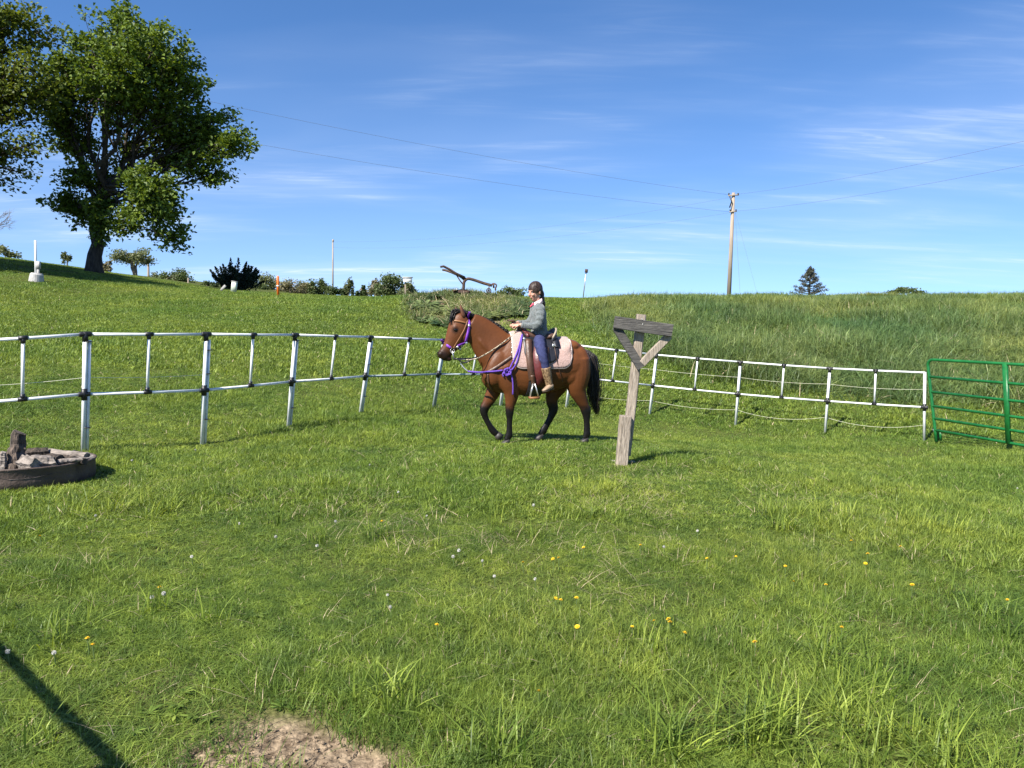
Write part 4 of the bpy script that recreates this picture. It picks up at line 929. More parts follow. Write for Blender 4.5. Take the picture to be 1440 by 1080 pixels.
# hair drawn back to a braid
m = MB(); v = []; f = []; nu, nv = 36, 22
for i in range(nv+1):
    for j in range(nu):
        th = math.pi*i/nv*.98; ph = 2*math.pi*j/nu; d_ = Vector((math.sin(th)*math.cos(ph), math.sin(th)*math.sin(ph), math.cos(th)))
        front = -d_.x
        lim = .42 if front > .2 else -.75                                        # hairline: high on the brow, down to the nape behind
        lim = np.interp(front, [-1, -.25, .05, .35, .7, 1], [-.85, -.75, -.32, .34, .76, .85]); part_ = .006*math.exp(-(d_.y/.05)**2)*(d_.x < .4)
        z_ = max(d_.z, lim); sh = math.sqrt(max(0, 1-z_*z_))/max(1e-6, math.hypot(d_.x, d_.y)); rr = .009*math.sin(j*1.7+i*.5)*.35
        v.append(hp(.010+(.100+rr-part_)*d_.x*sh, (.0815+rr)*d_.y*sh, .024+(.102+rr-part_)*z_))
for i in range(nv):
    for j in range(nu): k = (j+1) % nu; f.append((i*nu+j, (i+1)*nu+j, (i+1)*nu+k, i*nu+k))
m.add(v, f); m.build('hair', MT['hair'], per)
m = MB(); br_ = crom([hp(.078, -.01, .0), hp(.092, -.015, -.035), hp(.084, -.02, -.075), hp(.076, -.025, -.125), hp(.09, -.03, -.20)], 6)
for k in range(3):
    m.tube([Vector(p)+Vector((.013*math.cos(i*.9+k*2.09), .013*math.sin(i*.9+k*2.09), 0)) for i, p in enumerate(br_)], [.017]*(len(br_)-3)+[.013, .010, .004], 8)
m.build('braid', MT['hair'], per)
# sweater, collar
sw = MB()
sw.loft([(U(634), 0, Wz(410), .112, .140), (U(633), 0, Wz(392), .108, .140), (U(631), 0, Wz(360), .100, .130), (U(626), 0, Wz(315), .104, .138), (U(622), 0, Wz(275), .102, .148), (U(622), 0, Wz(250), .085, .140), (U(622), 0, Wz(232), .056, .085), (U(622), 0, Wz(222), .05, .058)], 26)
for ar in (arm_n, arm_f):
    q = crom(ar, 6)[:23]; m_ = len(q); sw.tube(q, [float(np.interp(i, [0, 8, 13, m_-4, m_-1], [.064, .055, .051, .040, .036])) +.003*math.sin(i*1.9) for i in range(m_)], 16)
sk = fuse(sw, .0085, 3, .4)
sk.v = [tuple(Vector(p)+Vector((.004, .004, 0))*(math.sin(p[2]*70+p[0]*45+3*math.sin(p[1]*30)))) for p in sk.v]; sk.build('sweater', MT['sweater'], per)
for ar in (arm_n, arm_f):
    q = crom(ar, 6); m = MB(); m.tube([q[21], q[22], q[23]], [.039, .040, .037], 14); m.build('cuff', MT['sweater'], per)
m = MB(); rings = []
for k in range(22):                                                              # open collar, low in front
    a = R(-148+296*k/21); d_ = Vector((math.cos(a), math.sin(a), 0)); lo = -.012*(1-math.cos(a)); base_ = Vector((U(620), 0, Wz(224)))
    p0 = base_+Vector((d_.x*.062, d_.y*.066, lo*2.2)); p1 = p0+Vector((-d_.x*.010-.006, -d_.y*.012, .050+.004*math.cos(a)))
    p2 = p1+d_*.007; p3 = p0+d_*.012; rings.append([p0, p1, p2, p3])
m.rings(rings); m.build('collar', MT['collar'], per)
m = MB(); c0 = Vector((U(620)-.070, 0, Wz(238)))
for s_ in (-1, 1): m.box(c0+Vector((.022, s_*.036, .024)), c0+Vector((-.024, s_*.004, -.022)), (0, 1, .3*s_), .020, .007)
m.build('collar_lining', MT['hotpink'], per)
# jeans and boots
jb = MB(); jb.ell(H(636, 415), (.115, .15, .085), 20, 12)
lg = {}
for s_ in (-1, 1):
    if s_ < 0: pts = [H(636, 420, -.07), H(632, 432, -.20), H(640, 470, -.315), H(652, 512, -.365), H(663, 548, -.372), H(672, 582, -.372)]
    else: pts = [H(636, 420, .07), H(618, 432, .20), H(612, 470, .315), H(620, 512, .365), H(632, 548, .372), H(640, 582, .372)]
    q = crom(pts, 5); lg[s_] = q; jb.tube(q, [float(np.interp(i, [0, 6, 12, 16, 25], [.080, .074, .062, .054, .042])) for i in range(len(q))], 16)
sk = fuse(jb, .0095, 3, .45); sk.v = [tuple(Vector(p)+Vector((.003, 0, .002))*math.sin(p[2]*90+p[0]*50)) for p in sk.v]; sk.build('jeans', MT['jeans'], per)
for s_ in (-1, 1):
    k_ = lg[s_][-1]; o0 = Vector(k_)-H(672, 582, -.372)
    bh = lambda a, b_, c_: H(a, b_, -.372+c_)*1+o0
    m = MB(); m.tube(crom([bh(668, 562, 0), bh(676, 600, 0), bh(684, 632, 0), bh(689, 655, 0)], 5), list(np.interp(np.arange(16), [0, 5, 11, 15], [.062, .058, .047, .046])), 16)
    bt = m.build('boot', MT['boot'], per)
    m = MB(); out_ = s_*.055
    m.loft([(*bh(704, 657, 0), .030, .032), (*bh(694, 660, out_*.2), .040, .038), (*bh(680, 668, out_*.55), .033, .040), (*bh(664, 676, out_*.9), .022, .036), (*bh(652, 680, out_*1.1), .010, .018)], 16)
    m.build('boot_foot', MT['bootfoot'], bt)
    m = MB(); m.loft([(*bh(708, 674, 0), .010, .030), (*bh(690, 678, out_*.3), .008, .034), (*bh(668, 684, out_*.85), .007, .036), (*bh(653, 686, out_*1.1), .006, .016)], 12); m.build('sole', MT['sole'], bt)

# ------------------------------------------------------------------ trees
def leaves(cent, size, mb_v, mb_f, mb_c, up=.5, aspect=.75, fold=True):
    """kite-shaped leaves at the given points"""
    n = len(cent); nrm = rng.normal(0, 1, (n, 3)); nrm[:, 2] = np.abs(nrm[:, 2])+up; nrm /= np.linalg.norm(nrm, axis=1)[:, None]
    t = rng.normal(0, 1, (n, 3)); t -= nrm*(t*nrm).sum(1)[:, None]; t /= np.linalg.norm(t, axis=1)[:, None]; b_ = np.cross(nrm, t)
    s_ = (size*(.6+.8*rng.random(n)))[:, None]; droop = nrm*s_*.22
    v0 = cent-t*s_*.5; v1 = cent+b_*s_*.5*aspect; v2 = cent+t*s_*.5-droop; v3 = cent-b_*s_*.5*aspect
    v = np.stack([v0, v1+droop*.4, v2, v3+droop*.4], 1).reshape(-1, 3); k = len(mb_v[0]) if mb_v[0] is not None else 0
    f = np.arange(n*4).reshape(-1, 4)+k
    mb_v[0] = v if mb_v[0] is None else np.vstack([mb_v[0], v]); mb_f.append(f); mb_c.append(np.repeat(rng.random(n), 4))
def leaf_mesh(name, cents, size, mat_, parent, up=.5, aspect=.75):
    V_ = [None]; F_ = []; C_ = []; leaves(cents, size, V_, F_, C_, up, aspect)
    a = ANCH[parent.name]; me = bpy.data.meshes.new(name); me.from_pydata((V_[0]-np.array(a)).tolist(), [], np.vstack(F_).tolist()); me.update()
    at = me.attributes.new('rnd', 'FLOAT', 'POINT'); at.data.foreach_set('value', np.concatenate(C_).astype(np.float32)); me.materials.append(mat_)
    o = bpy.data.objects.new(name, me); COL.objects.link(o); o.parent = parent; ANCH[o.name] = a; return o
def wob(a, b, n, amp):
    a = Vector(a); b = Vector(b); L_ = (b-a).length; pts = []
    for i in range(n+1):
        t = i/n; k = amp*L_*math.sin(math.pi*t) if i < n else 0
        pts.append(a.lerp(b, t)+Vector((random.uniform(-1, 1), random.uniform(-1, 1), random.uniform(-.5, .8)))*k*.5)
    return pts
def big_tree(name, label, base, trunk_top, r0, lobes, nleaf, lsize, lmat, bmat, clump=.45, sub=14, group=None, px=None, flare=1.5):
    t = root(name, label, 'tree', base, group=group); base = Vector(base); trunk_top = Vector(trunk_top); m = MB()
    tp = wob(base-Vector((0, 0, .3)), trunk_top, 8, .05); n = len(tp)
    m.tube(tp, [r0*(flare if i == 0 else 1.15 if i == 1 else 1)*(1-.45*i/(n-1)) for i in range(n)], 14)
    nv = len(m.v)
    for i in range(nv):
        q = Vector(m.v[i]); j = i % 14; m.v[i] = tuple(q+(q-tp[i//14])*(.13*math.sin(j*2.1+i*.03)+random.uniform(-.05, .05)))
    cents = []; tips = []; vol = sum((l[1][0]*l[1][1]*l[1][2])**(2/3) for l in lobes)
    for c, r, k in lobes:
        c = Vector(c); j = random.randint(n-4, n-1); p = wob(tp[j], c, 6, .16); rr = r0*.42*min(1, max(r)/2.2)
        m.tube(p, list(np.linspace(rr, rr*.3, len(p))), 7)
        ns = max(4, int(sub*(max(r)/1.8)**1.2)); nl = int(nleaf*k*(r[0]*r[1]*r[2])**(2/3)/vol)
        tl_ = []
        for q in range(ns):
            d_ = np.array([random.gauss(0, 1), random.gauss(0, 1), random.gauss(0, 1)]); d_ /= np.linalg.norm(d_); e = Vector(d_*np.array(r)*random.uniform(.55, .98))+c
            s_ = p[random.randint(2, len(p)-1)]; w_ = wob(s_, e, 4, .2); m.tube(w_, list(np.linspace(rr*.32, .008, len(w_))), 4); tl_.append(np.array(e)); tl_.append(np.array(w_[3])); tl_.append(np.array(w_[2]))
        tl_ = np.array(tl_); cl_ = tl_[rng.integers(0, len(tl_), nl)]; cl_ = cl_+rng.normal(0, 1, (nl, 3))*clump*np.array([1, 1, .7]); cents.append(cl_)
    m.build('trunk', bmat, t); leaf_mesh('crown', np.vstack(cents), lsize, lmat, t); return t
ML = leaf_mat('maple_leaf', (.045, .085, .012), (.180, .255, .036), .36, spec=.35)
ML2 = leaf_mat('yellowish_leaf', (.055, .08, .012), (.17, .215, .034), .35, spec=.3)
def lobe(px, py, rx, ry, d, dy=0, k=1.0, rd=None):
    s_ = (d+dy)/F; return (P(px, py, d+dy), (rx*s_, (rd if rd else (rx+ry)/2)*s_, ry*s_), k)
D = 41.0; tb = P(131, 381, D); tb.z = gz(tb.x, tb.y)
big_tree('maple_tree', 'large dark green maple tree on the hill at left', tb, P(142, 262, D), .37,
    [lobe(165, 50, 62, 42, D, 0, 1.1), lobe(215, 72, 62, 45, D, -1.5, 1.1), lobe(118, 82, 45, 45, D, 1, 1), lobe(255, 115, 50, 40, D, -.5, 1.0), lobe(170, 110, 60, 38, D, -2.2, .9),
     lobe(92, 130, 44, 44, D, .5, .9), lobe(80, 170, 30, 34, D, -.4, .7), lobe(78, 95, 26, 26, D, 0, .8), lobe(300, 170, 44, 36, D, .8, 1.0), lobe(262, 175, 46, 34, D, 1.8, .8), lobe(332, 205, 34, 28, D, 0, 1.1), lobe(285, 215, 42, 28, D, 2.0, .8),
     lobe(210, 150, 50, 30, D, 2.2, .6), lobe(98, 185, 34, 38, D, 1.0, .65), lobe(105, 240, 34, 24, D, -.5, .6), lobe(90, 290, 32, 26, D, .5, .95), lobe(128, 305, 26, 24, D, 1.0, .6), lobe(150, 240, 24, 34, D, 1.5, .6),
     lobe(212, 262, 44, 32, D, -3.0, 1.3), lobe(225, 300, 42, 34, D, -2.4, 1.2), lobe(250, 335, 20, 22, D, -1.6, .9), lobe(185, 320, 32, 16, D, -1.8, .7), lobe(300, 245, 30, 20, D, .5, .8), lobe(190, 205, 36, 26, D, 2.5, .35), lobe(142, 300, 20, 40, D, -.6, 1.0), lobe(240, 225, 40, 20, D, 1.5, .5)],
    46000, .21, ML, MT['bark'], .24, 24)
# bare twig sticking out on the right
D2 = 37.0; b2 = P(-150, 372, D2); b2.z = gz(b2.x, b2.y)
big_tree('maple_tree', 'tree at the left picture edge with thinner yellowish leaves', b2, P(-120, 200, D2), .5,
    [lobe(-60, 40, 90, 60, D2, 0, 1), lobe(25, 30, 42, 42, D2, 0, 1.1), lobe(62, 40, 18, 20, D2, .5, 1), lobe(36, 95, 42, 36, D2, -.6, .9), lobe(62, 140, 24, 30, D2, .2, .8), lobe(-30, 120, 70, 50, D2, 0, .9), lobe(48, 130, 26, 26, D2, .4, .7), lobe(20, 165, 40, 30, D2, 0, .65),
     lobe(45, 205, 30, 20, D2, -.3, .6), lobe(10, 220, 38, 24, D2, .3, .65), lobe(-60, 210, 60, 40, D2, 0, .8), lobe(-5, 255, 38, 14, D2, .2, .6), lobe(-140, 100, 80, 80, D2, 0, 1), lobe(35, 245, 22, 12, D2, -.2, .5)],
    22000, .20, ML2, MT['bark'], .30, 20)
D3 = 30.5; b3 = Vector((-27.5, D3, 0)); b3.z = gz(b3.x, b3.y)
big_tree('maple_tree', 'leafy tree beyond the left picture edge, shading the hill', b3, b3+Vector((.3, 0, 4)), .4,
    [(b3+Vector((x_, y_, z_)), (2.2, 2.2, 1.7), 1) for x_, y_, z_ in ((0, 0, 6), (-2, 1, 6.5), (1.8, -.5, 6.2), (0, 2.2, 7.2), (-1, -1.5, 7.5), (.8, .6, 8.6), (-2.4, 2.6, 8.0), (3.4, .2, 6.0), (2.6, 1.8, 7.4), (4.0, -1.2, 7.6), (.6, 4.2, 6.6), (-2, 4.8, 7.0), (3.0, -.4, 9.0), (-4, 1, 7))], 16000, .28, ML, MT['bark'], .4, 14)
def bare_tree(px, py, d, h, lean, label):
    b = P(px, py, d); b.z = gz(b.x, b.y)-.2; t = root('bare_tree', label, 'tree', b); m = MB()
    def br(a, dr, ln, r, lv):
        e = a+dr*ln; md = a.lerp(e, .5)+Vector((random.uniform(-1, 1), random.uniform(-1, 1), random.uniform(-1, 1)))*ln*.07; m.tube([a, md, e], [r, r*.8, r*.6], 5)
        if lv == 0: return
        for k in range(3 if lv > 1 else 4):
            d2 = (dr+Vector((random.gauss(0, .5), random.gauss(0, .5), random.gauss(.05, .35)))).normalized(); br(a.lerp(e, random.uniform(.55, 1)), d2, ln*random.uniform(.55, .85), r*.55, lv-1)
    br(b, Vector((lean, 0, 1)).normalized(), h*.34, .16, 5); m.build('trunk', MT['barkfar'], t)
bare_tree(-30, 350, 58, 7.0, .12, 'pale leafless tree under the left tree branches')

FL = [leaf_mat('far_leaf_%d' % i, a, b, .25) for i, (a, b) in enumerate([((.055, .085, .030), (.13, .17, .06)), ((.10, .125, .055), (.20, .22, .10)), ((.03, .055, .018), (.075, .11, .035)), ((.12, .11, .06), (.22, .20, .11))])]
def far_tree(px, py_top, py_base, wpx, d, kind, label, n=2600, stems=1, open_=False, cat='tree', name='distant_tree'):
    b = P(px, py_base, d); top = P(px, py_top, d); gz_ = gz(b.x, b.y); base = Vector((b.x, b.y, gz_)); s_ = d/F; h = top.z-gz_; hw = wpx*s_/2*(1.3 if wpx > 15 else 1.1)
    hv = (py_base-py_top)*s_                                                   # height that shows above the crest
    t = root(name, label, cat, base, group='trees and bushes along the skyline'); m = MB()
    lo = top.z-hv*1.15 if not open_ else top.z-hv*.62; crown_h = top.z-lo; cents = []; nl = max(9, int(wpx/3)); ls = max(.12, d*.0024)
    for k in range(stems):
        e = Vector((b.x+random.uniform(-.3, .3)*hw, b.y+random.uniform(-.3, .3)*hw, top.z-crown_h*.35)); p = wob(base+Vector((random.uniform(-.1, .1)*hw, 0, -.2)), e, 5, .08)
        m.tube(p, list(np.linspace(max(.10, hw*.07), .03, len(p))), 6)
    for k in range(nl):
        x_ = random.uniform(-1, 1); zz = random.uniform(.15, 1)*math.sqrt(max(.05, 1-x_*x_*.8)); c_ = Vector((b.x+x_*hw*.8, b.y+random.uniform(-.6, .6)*hw, lo+zz*crown_h*.86)); m.tube(wob(e, c_, 3, .15), [.05, .04, .03, .015], 4)
        nn = int(1.7*n/nl); cents.append(np.array(c_)+rng.normal(0, 1, (nn, 3))*np.array([hw*.15, hw*.18, crown_h*.11]))
    m.build('trunk', MT['barkfar'], t); cc = np.vstack(cents); cc = cc[cc[:, 2] < top.z+.1*hv]; leaf_mesh('crown', cc, ls, FL[kind], t); return t
far_tree(190, 348, 386, 46, 75, 1, 'pale open-crowned tree with bare stems right of the big maple', 1500, 4, True)
far_tree(245, 378, 404, 46, 70, 0, 'round green bush at the foot of the hill beside the short pole', 2200, name='distant_bush', cat='bush')
far_tree(222, 382, 400, 22, 78, 1, 'small pale bush between the open-crowned tree and the green bush', 700, name='distant_bush', cat='bush')
far_tree(94, 354, 368, 12, 70, 1, 'tiny pale bush on the hill left of the maple trunk', 350, name='distant_bush', cat='bush')
far_tree(150, 363, 380, 14, 70, 3, 'small brownish bush right of the maple trunk', 350, name='distant_bush', cat='bush')
far_tree(8, 343, 360, 24, 75, 1, 'pale bush on the hill at the left edge', 500, name='distant_bush', cat='bush')
far_tree(384, 379, 412, 40, 95, 1, 'pale green tree behind the orange marker', 1500)
far_tree(410, 392, 413, 40, 90, 3, 'low pale scrub right of the orange marker', 900, name='distant_bush', cat='bush')
far_tree(452, 386, 413, 26, 100, 0, 'rounded green tree just left of the tall thin pole', 1400)
far_tree(478, 400, 413, 22, 100, 2, 'low dark bush at the foot of the tall thin pole', 700, name='distant_bush', cat='bush')
far_tree(491, 391, 413, 12, 95, 1, 'slim pale tree right of the tall thin pole', 600)
far_tree(508, 400, 414, 14, 95, 2, 'small dark rounded bush on the skyline', 600, name='distant_bush', cat='bush')
far_tree(524, 393, 414, 20, 100, 3, 'small brownish tree on the skyline', 700)
far_tree(551, 384, 414, 44, 95, 0, 'broad green tree behind the white box on a post', 2200)
far_tree(578, 398, 414, 26, 92, 1, 'pale bush right of the white box on a post', 800, name='distant_bush', cat='bush')
far_tree(722, 403, 418, 38, 60, 0, 'low leafy shrub on the skyline between plow and rider', 900, name='distant_bush', cat='bush')
far_tree(1275, 404, 414, 34, 70, 0, 'low round bush on the right skyline', 900, name='distant_bush', cat='bush')
far_tree(430, 396, 414, 40, 105, 1, 'low pale hedge left of the tall thin pole', 1200, name='distant_bush', cat='bush')
far_tree(536, 398, 414, 40, 108, 1, 'pale hedge beside the broad green tree', 1200, name='distant_bush', cat='bush')
far_tree(355, 390, 412, 34, 85, 0, 'green bush showing right behind the juniper', 1100, name='distant_bush', cat='bush')
far_tree(295, 396, 406, 22, 60, 2, 'low dark bush left of the juniper', 800, name='distant_bush', cat='bush')
# juniper: spiky dark mound
NEED = leaf_mat('dark_needles', (.014, .026, .012), (.045, .062, .028), .1); NEED2 = leaf_mat('grey_needles', (.05, .055, .042), (.12, .125, .095), .1)
def spiky(name, label, px0, px1, py_top, py_base, d, mat_, n, tree=False):
    s_ = d/F; c = P((px0+px1)/2, py_base, d); base = Vector((c.x, c.y, gz(c.x, c.y))); hw = (px1-px0)/2*s_; h = (py_base-py_top)*s_; t = root(name, label, 'bush' if not tree else 'tree', base, group='evergreens on the skyline')
    m = MB(); cents = []; z0 = c.z
    if tree:
        m.tube([base, Vector((c.x, c.y, z0+h))], [.10, .015], 7)
        for k in range(34):
            q = k/34; zz = z0+h*(-.05+.97*q); ln = hw*(1-q)**1.15*random.uniform(.65, 1.15)+.10; a = k*2.4; e = Vector((c.x+math.cos(a)*ln, c.y+math.sin(a)*ln, zz+ln*.22)); st = Vector((c.x, c.y, zz))
            m.tube([st, st.lerp(e, .5)-Vector((0, 0, .05)), e], [.03, .02, .008], 5)
            nn = n//34; u_ = .35+.65*rng.random(nn); cents.append(np.array(st)+(np.array(e)-np.array(st))*u_[:, None]+rng.normal(0, .045, (nn, 3)))
    else:
        for k in range(60):
            a = random.uniform(0, 6.283); q = math.sqrt(random.random()); x_ = math.cos(a)*q; e = Vector((c.x+x_*hw*.97, c.y+math.sin(a)*q*hw*.8, z0+h*(1.0-.5*q*q)*random.uniform(.62, 1.10))); st = Vector((c.x+x_*hw*.35, c.y, base.z))
            m.tube([st, st.lerp(e, .5), e], [.04, .03, .008], 4); nn = n//60; u_ = .3+.7*rng.random(nn)**.8; w_ = (1.04-u_)[:, None]*.24
            cents.append(np.array(st)+(np.array(e)-np.array(st))*u_[:, None]+rng.normal(0, 1, (nn, 3))*w_)
    m.build('trunk', MT['bark'], t); leaf_mesh('crown', np.vstack(cents), .13 if not tree else .10, mat_, t, .3, .45)
spiky('juniper_bush', 'dark spiky juniper bush on the skyline left of the orange marker', 290, 372, 366, 408, 50, NEED, 12000)
spiky('spruce_tree', 'small sparse grey-green spruce beside the utility pole on the right', 1108, 1168, 374, 416, 45, NEED2, 3000, True)

# ------------------------------------------------------------------ poles, wires and small things on the skyline
def pole():
    d = 65; top = P(1031.5, 271, d); b = P(1025, 416, d); ax = (b-top); b2_ = top+ax*1.12
    r = root('utility_pole', 'tall wooden utility pole with wires on the right skyline', 'utility pole', b2_)
    m = MB(); m.tube([b2_, top], [.19, .135], 12); m.build('pole', MT['pole'], r)
    for px0, px1, py in ((1024, 1039, 275), (1026, 1036, 298)):
        m = MB(); m.box(P(px0, py, d-.17), P(px1, py-1, d-.17), (0, 0, 1), .10, .09); a = m.build('crossarm', MT['pole'], r)
        for px in (px0+1, px1-1): m = MB(); m.tube([P(px, py-.5, d-.17), P(px, py-3.5, d-.17)], [.05, .07], 8); m.build('insulator', MT['black'], a)
    m = MB(); m.tube([P(1026, 276, d-.25), P(1029, 283, d-.25), P(1026, 292, d-.25)], .05, 6); m.build('jumper', MT['black'], r)
    def wire(a, b_, sag, rad, lab):
        pts = [a.lerp(b_, q)-Vector((0, 0, sag*4*q*(1-q))) for q in np.linspace(0, 1, 33)]; m = MB(); m.tube(pts, rad, 5); tag(m.build('power_line', MT['wire'], anchor=a), lab, 'wire', 'overhead wires')
    wire(P(1038, 273, d), P(1560, 170, 36), .35, .007, 'upper overhead wire running right from the utility pole')
    wire(P(1035, 297, d), P(1560, 207, 36), .35, .007, 'lower overhead wire running right from the utility pole')
    wire(P(1025, 274, d), P(120, 104, 48), .5, .008, 'upper overhead wire running left from the utility pole to the trees')
    wire(P(1027, 298, d), P(120, 158, 48), .5, .008, 'lower overhead wire running left from the utility pole to the trees')
    wire(P(1025, 278, d), P(469, 340, 110), 1.0, .006, 'faint upper wire from the utility pole to the distant thin pole')
    wire(P(1027, 299, d), P(469, 348, 110), 1.0, .006, 'faint lower wire from the utility pole to the distant thin pole')
    wire(P(1034, 300, d), P(1041, 418, d-4), 0, .009, 'guy wire close beside the utility pole')
    wire(P(1034, 298, d), P(1066, 418, d-8), 0, .006, 'guy wire slanting away right of the utility pole')
    for px, y0, y1, dd, rad, lab in ((468, 337, 416, 110, .12, 'tall thin wooden pole on the far skyline'), (208.5, 361, 398, 78, .13, 'short wooden pole beside the pale open-crowned tree'), (264.5, 391, 408, 66, .07, 'tiny pale post at the right foot of the hill')):
        t_, b_ = P(px, y0, dd), P(px, y1, dd); m = MB(); m.tube([b_-Vector((0, 0, 1)), t_], [rad, rad*.75], 8)
        q = root('wooden_pole', lab, 'pole', b_); m.build('pole', MT['pole'], q)
        if y0 < 370: m = MB(); m.ell(t_+Vector((.05, -.1, -.15)), (.14, .1, .22), 8, 6); m.build('insulator', MT['pole'], q)
pole()
def skyline_bits():
    # white vent pipe with a box, in a concrete ring
    d = 31.5; b = G(51, 396); d = b.y; r = root('white_pipe_post', 'white pipe post with small box in a pale concrete ring at left', 'post', b)
    m = MB(); m.tube([P(50.5, 392, d), P(49.8, 338, d)], .042, 12); m.build('pipe', MT['whitepaint'], r)
    m = MB(); m.box(P(53.8, 367.5, d), P(54, 378, d), (1, 0, 0), .15, .12); x = m.build('meter_box', MT['concrete'], r)
    m = MB(); m.tube([P(54, 378, d), P(54, 388, d)], .045, 8); m.build('conduit', MT['concrete'], x)
    m = MB(); c = P(51, 396, d); up = Vector((.12, 0, 1)).normalized(); m.tube([c-up*.1, c+up*.28, c+up*.34], [.28, .24, .19], 20); m.build('concrete_ring', MT['concrete'], r, False)
    # beige cabinet, orange marker
    d = 34; b = P(329, 409, d); b.z = gz(b.x, b.y); r = root('utility_box', 'small pale green utility pedestal leaning on the skyline', 'utility box', b)
    m = MB(); m.box(P(328.5, 410, d), P(330, 396, d), (1, 0, 0), .21, .18, bev=.1); m.build('cabinet', MT['box'], r); m = MB(); m.box(P(330, 396.4, d), P(330.1, 395.4, d), (1, 0, 0), .24, .21); m.build('lid', MT['concrete'], r)
    m = MB(); m.box(P(311, 408, d), P(317, 401.5, d), (0, 0, 1), .10, .09); a = m.build('stone', MT['concrete'], anchor=P(314, 408, d)); tag(a, 'pale slab lying left of the utility pedestal', 'stone')
    d = 33; b = P(391, 411, d); r = root('marker_post', 'bright orange marker post on the skyline', 'marker', b); m = MB(); m.tube([b-Vector((0, 0, .2)), P(390.8, 389, d), P(390.8, 388, d)], [.052, .052, .03], 12); m.build('tube', MT['orange'], r)
    m = MB(); m.tube([P(390.8, 402, d)-Vector((0, 0, .03)), P(390.8, 402, d)+Vector((0, 0, .03))], .055, 12); m.build('band', MT['whitepaint'], r)
    # white box on a post
    d = 62; b = P(570, 415, d); r = root('birdhouse_post', 'white box on a thin post on the skyline left of the plow', 'birdhouse', b)
    m = MB(); m.tube([b-Vector((0, 0, .5)), P(570, 397, d)], .05, 8); m.build('post', MT['pole'], r)
    m = MB(); m.box(P(567.5, 393.5, d), P(579, 393.5, d), (0, 0, 1), .36, .4, bev=.05); x = m.build('box', MT['whitepaint'], r)
    m = MB(); m.box(P(566.5, 390.2, d), P(580, 390.2, d), (0, 0, 1), .08, .52); m.build('roof', MT['concrete'], r)
    # thin leaning stake with a small box
    d = 32; b = P(820, 416, d); r = root('stake_with_box', 'thin leaning stake with a small dark box right of the rider', 'stake', b)
    m = MB(); m.tube([b-Vector((0, 0, .1)), P(824.6, 380, d)], .022, 8); m.build('stake', MT['galv'], r); m = MB(); m.box(P(824.3, 383.5, d-.03), P(825, 378.5, d-.03), (1, 0, 0), .12, .08); m.build('box', MT['rustdark'], r)
skyline_bits()

# ------------------------------------------------------------------ old walking plow on the mound
def plow():
    d = 24.6
    Z = lambda zx_, zy_, dd=0: P(600+zx_/4, 370+zy_/4, d+dd)
    b = Z(208, 165); r = root('walking_plow', 'old rusty walking plow with long handles standing on the mound', 'plow', b)
    for dd, pts in ((-.24, [(78, 21), (95, 18), (125, 33), (165, 58), (215, 82)]), (.24, [(90, 38), (105, 40), (140, 52), (175, 68), (218, 88)])):
        m = MB(); n = len(pts); m.tube([Z(a, c, dd*(1-.85*i/(n-1))) for i, (a, c) in enumerate(pts)], [.034, .036, .036, .036, .04], 8); m.build('handle', MT['rustdark'], r)
    m = MB(); m.tube(crom([Z(207, 160), Z(208, 130), Z(212, 104), Z(232, 88), Z(270, 96), Z(320, 113), Z(368, 126)], 4), .046, 8); m.build('beam', MT['rustdark'], r)
    m = MB(); m.tube([Z(165, 62, -.05), Z(185, 95), Z(206, 122)], .02, 7); m.build('strut', MT['rustdark'], r)
    m = MB(); m.tube([Z(178, 72, .05), Z(196, 84), Z(214, 100)], .018, 7); m.build('strut', MT['rustdark'], r)
    c = Z(349, 155, -.03); m = MB(); m.tube([c+Vector((math.cos(a)*.072, 0, math.sin(a)*.072)) for a in np.linspace(0, 6.283, 25)], .014, 6)
    for a in range(4): m.tube([c-Vector((math.cos(a*.785), 0, math.sin(a*.785)))*.07, c+Vector((math.cos(a*.785), 0, math.sin(a*.785)))*.07], .008, 5)
    w = m.build('wheel', MT['rustdark'], r); m = MB(); m.tube([c, Z(352, 118, -.03)], .016, 6); m.build('wheel_arm', MT['rustdark'], r)
    m = MB(); m.tube(crom([Z(362, 122), Z(378, 116), Z(392, 124), Z(386, 146), Z(390, 152)], 4), .025, 7); m.tube([Z(374, 112), Z(378, 140)], .03, 6); m.build('clevis', MT['rustdark'], r)
    m = MB(); v = []; f = []
    for i in range(9):
        for j in range(5):
            s_, t_ = i/8, j/4; v.append(Z(150+95*s_, 166-10*math.sin(s_*3)*t_-9*t_, -.25*t_*(1-s_)+.12*math.sin(3*s_))+Vector((0, 0, .0)))
    for i in range(8):
        for j in range(4): k = i*5+j; f.append((k, k+1, k+6, k+5))
    v2 = [p+Vector((0, .02, -.02)) for p in v]; n = len(v); f2 = [tuple(n+q for q in reversed(t)) for t in f]; m.add(v+v2, f+f2); m.build('mouldboard', MT['rustdark'], r)
    m = MB(); m.box(Z(150, 160), Z(240, 164), (0, 0, 1), .10, .16, 4, .01); m.build('landside', MT['rustdark'], r)
plow()
for k, (px, py, s_, lab) in enumerate([(688, 437, .16, 'pale limestone rock on the mound just above the horse neck'), (700, 440, .13, 'pale rock right of the limestone rock on the mound'), (655, 443, .06, 'small pale rock above the horse ears'), (709, 447, .11, 'tan rock on the mound next to the rider hands')]):
    c = G(px, py); m = MB(); m.ell(c, (s_, s_*.7, s_*.55), 10, 7); m.v = [tuple(Vector(q)+Vector((random.uniform(-1, 1), random.uniform(-1, 1), random.uniform(-1, 1)))*s_*.13) for q in m.v]
    tag(m.build('rock', MT['rock'], anchor=c, smooth=False), lab, 'rock', 'rocks on the mound')

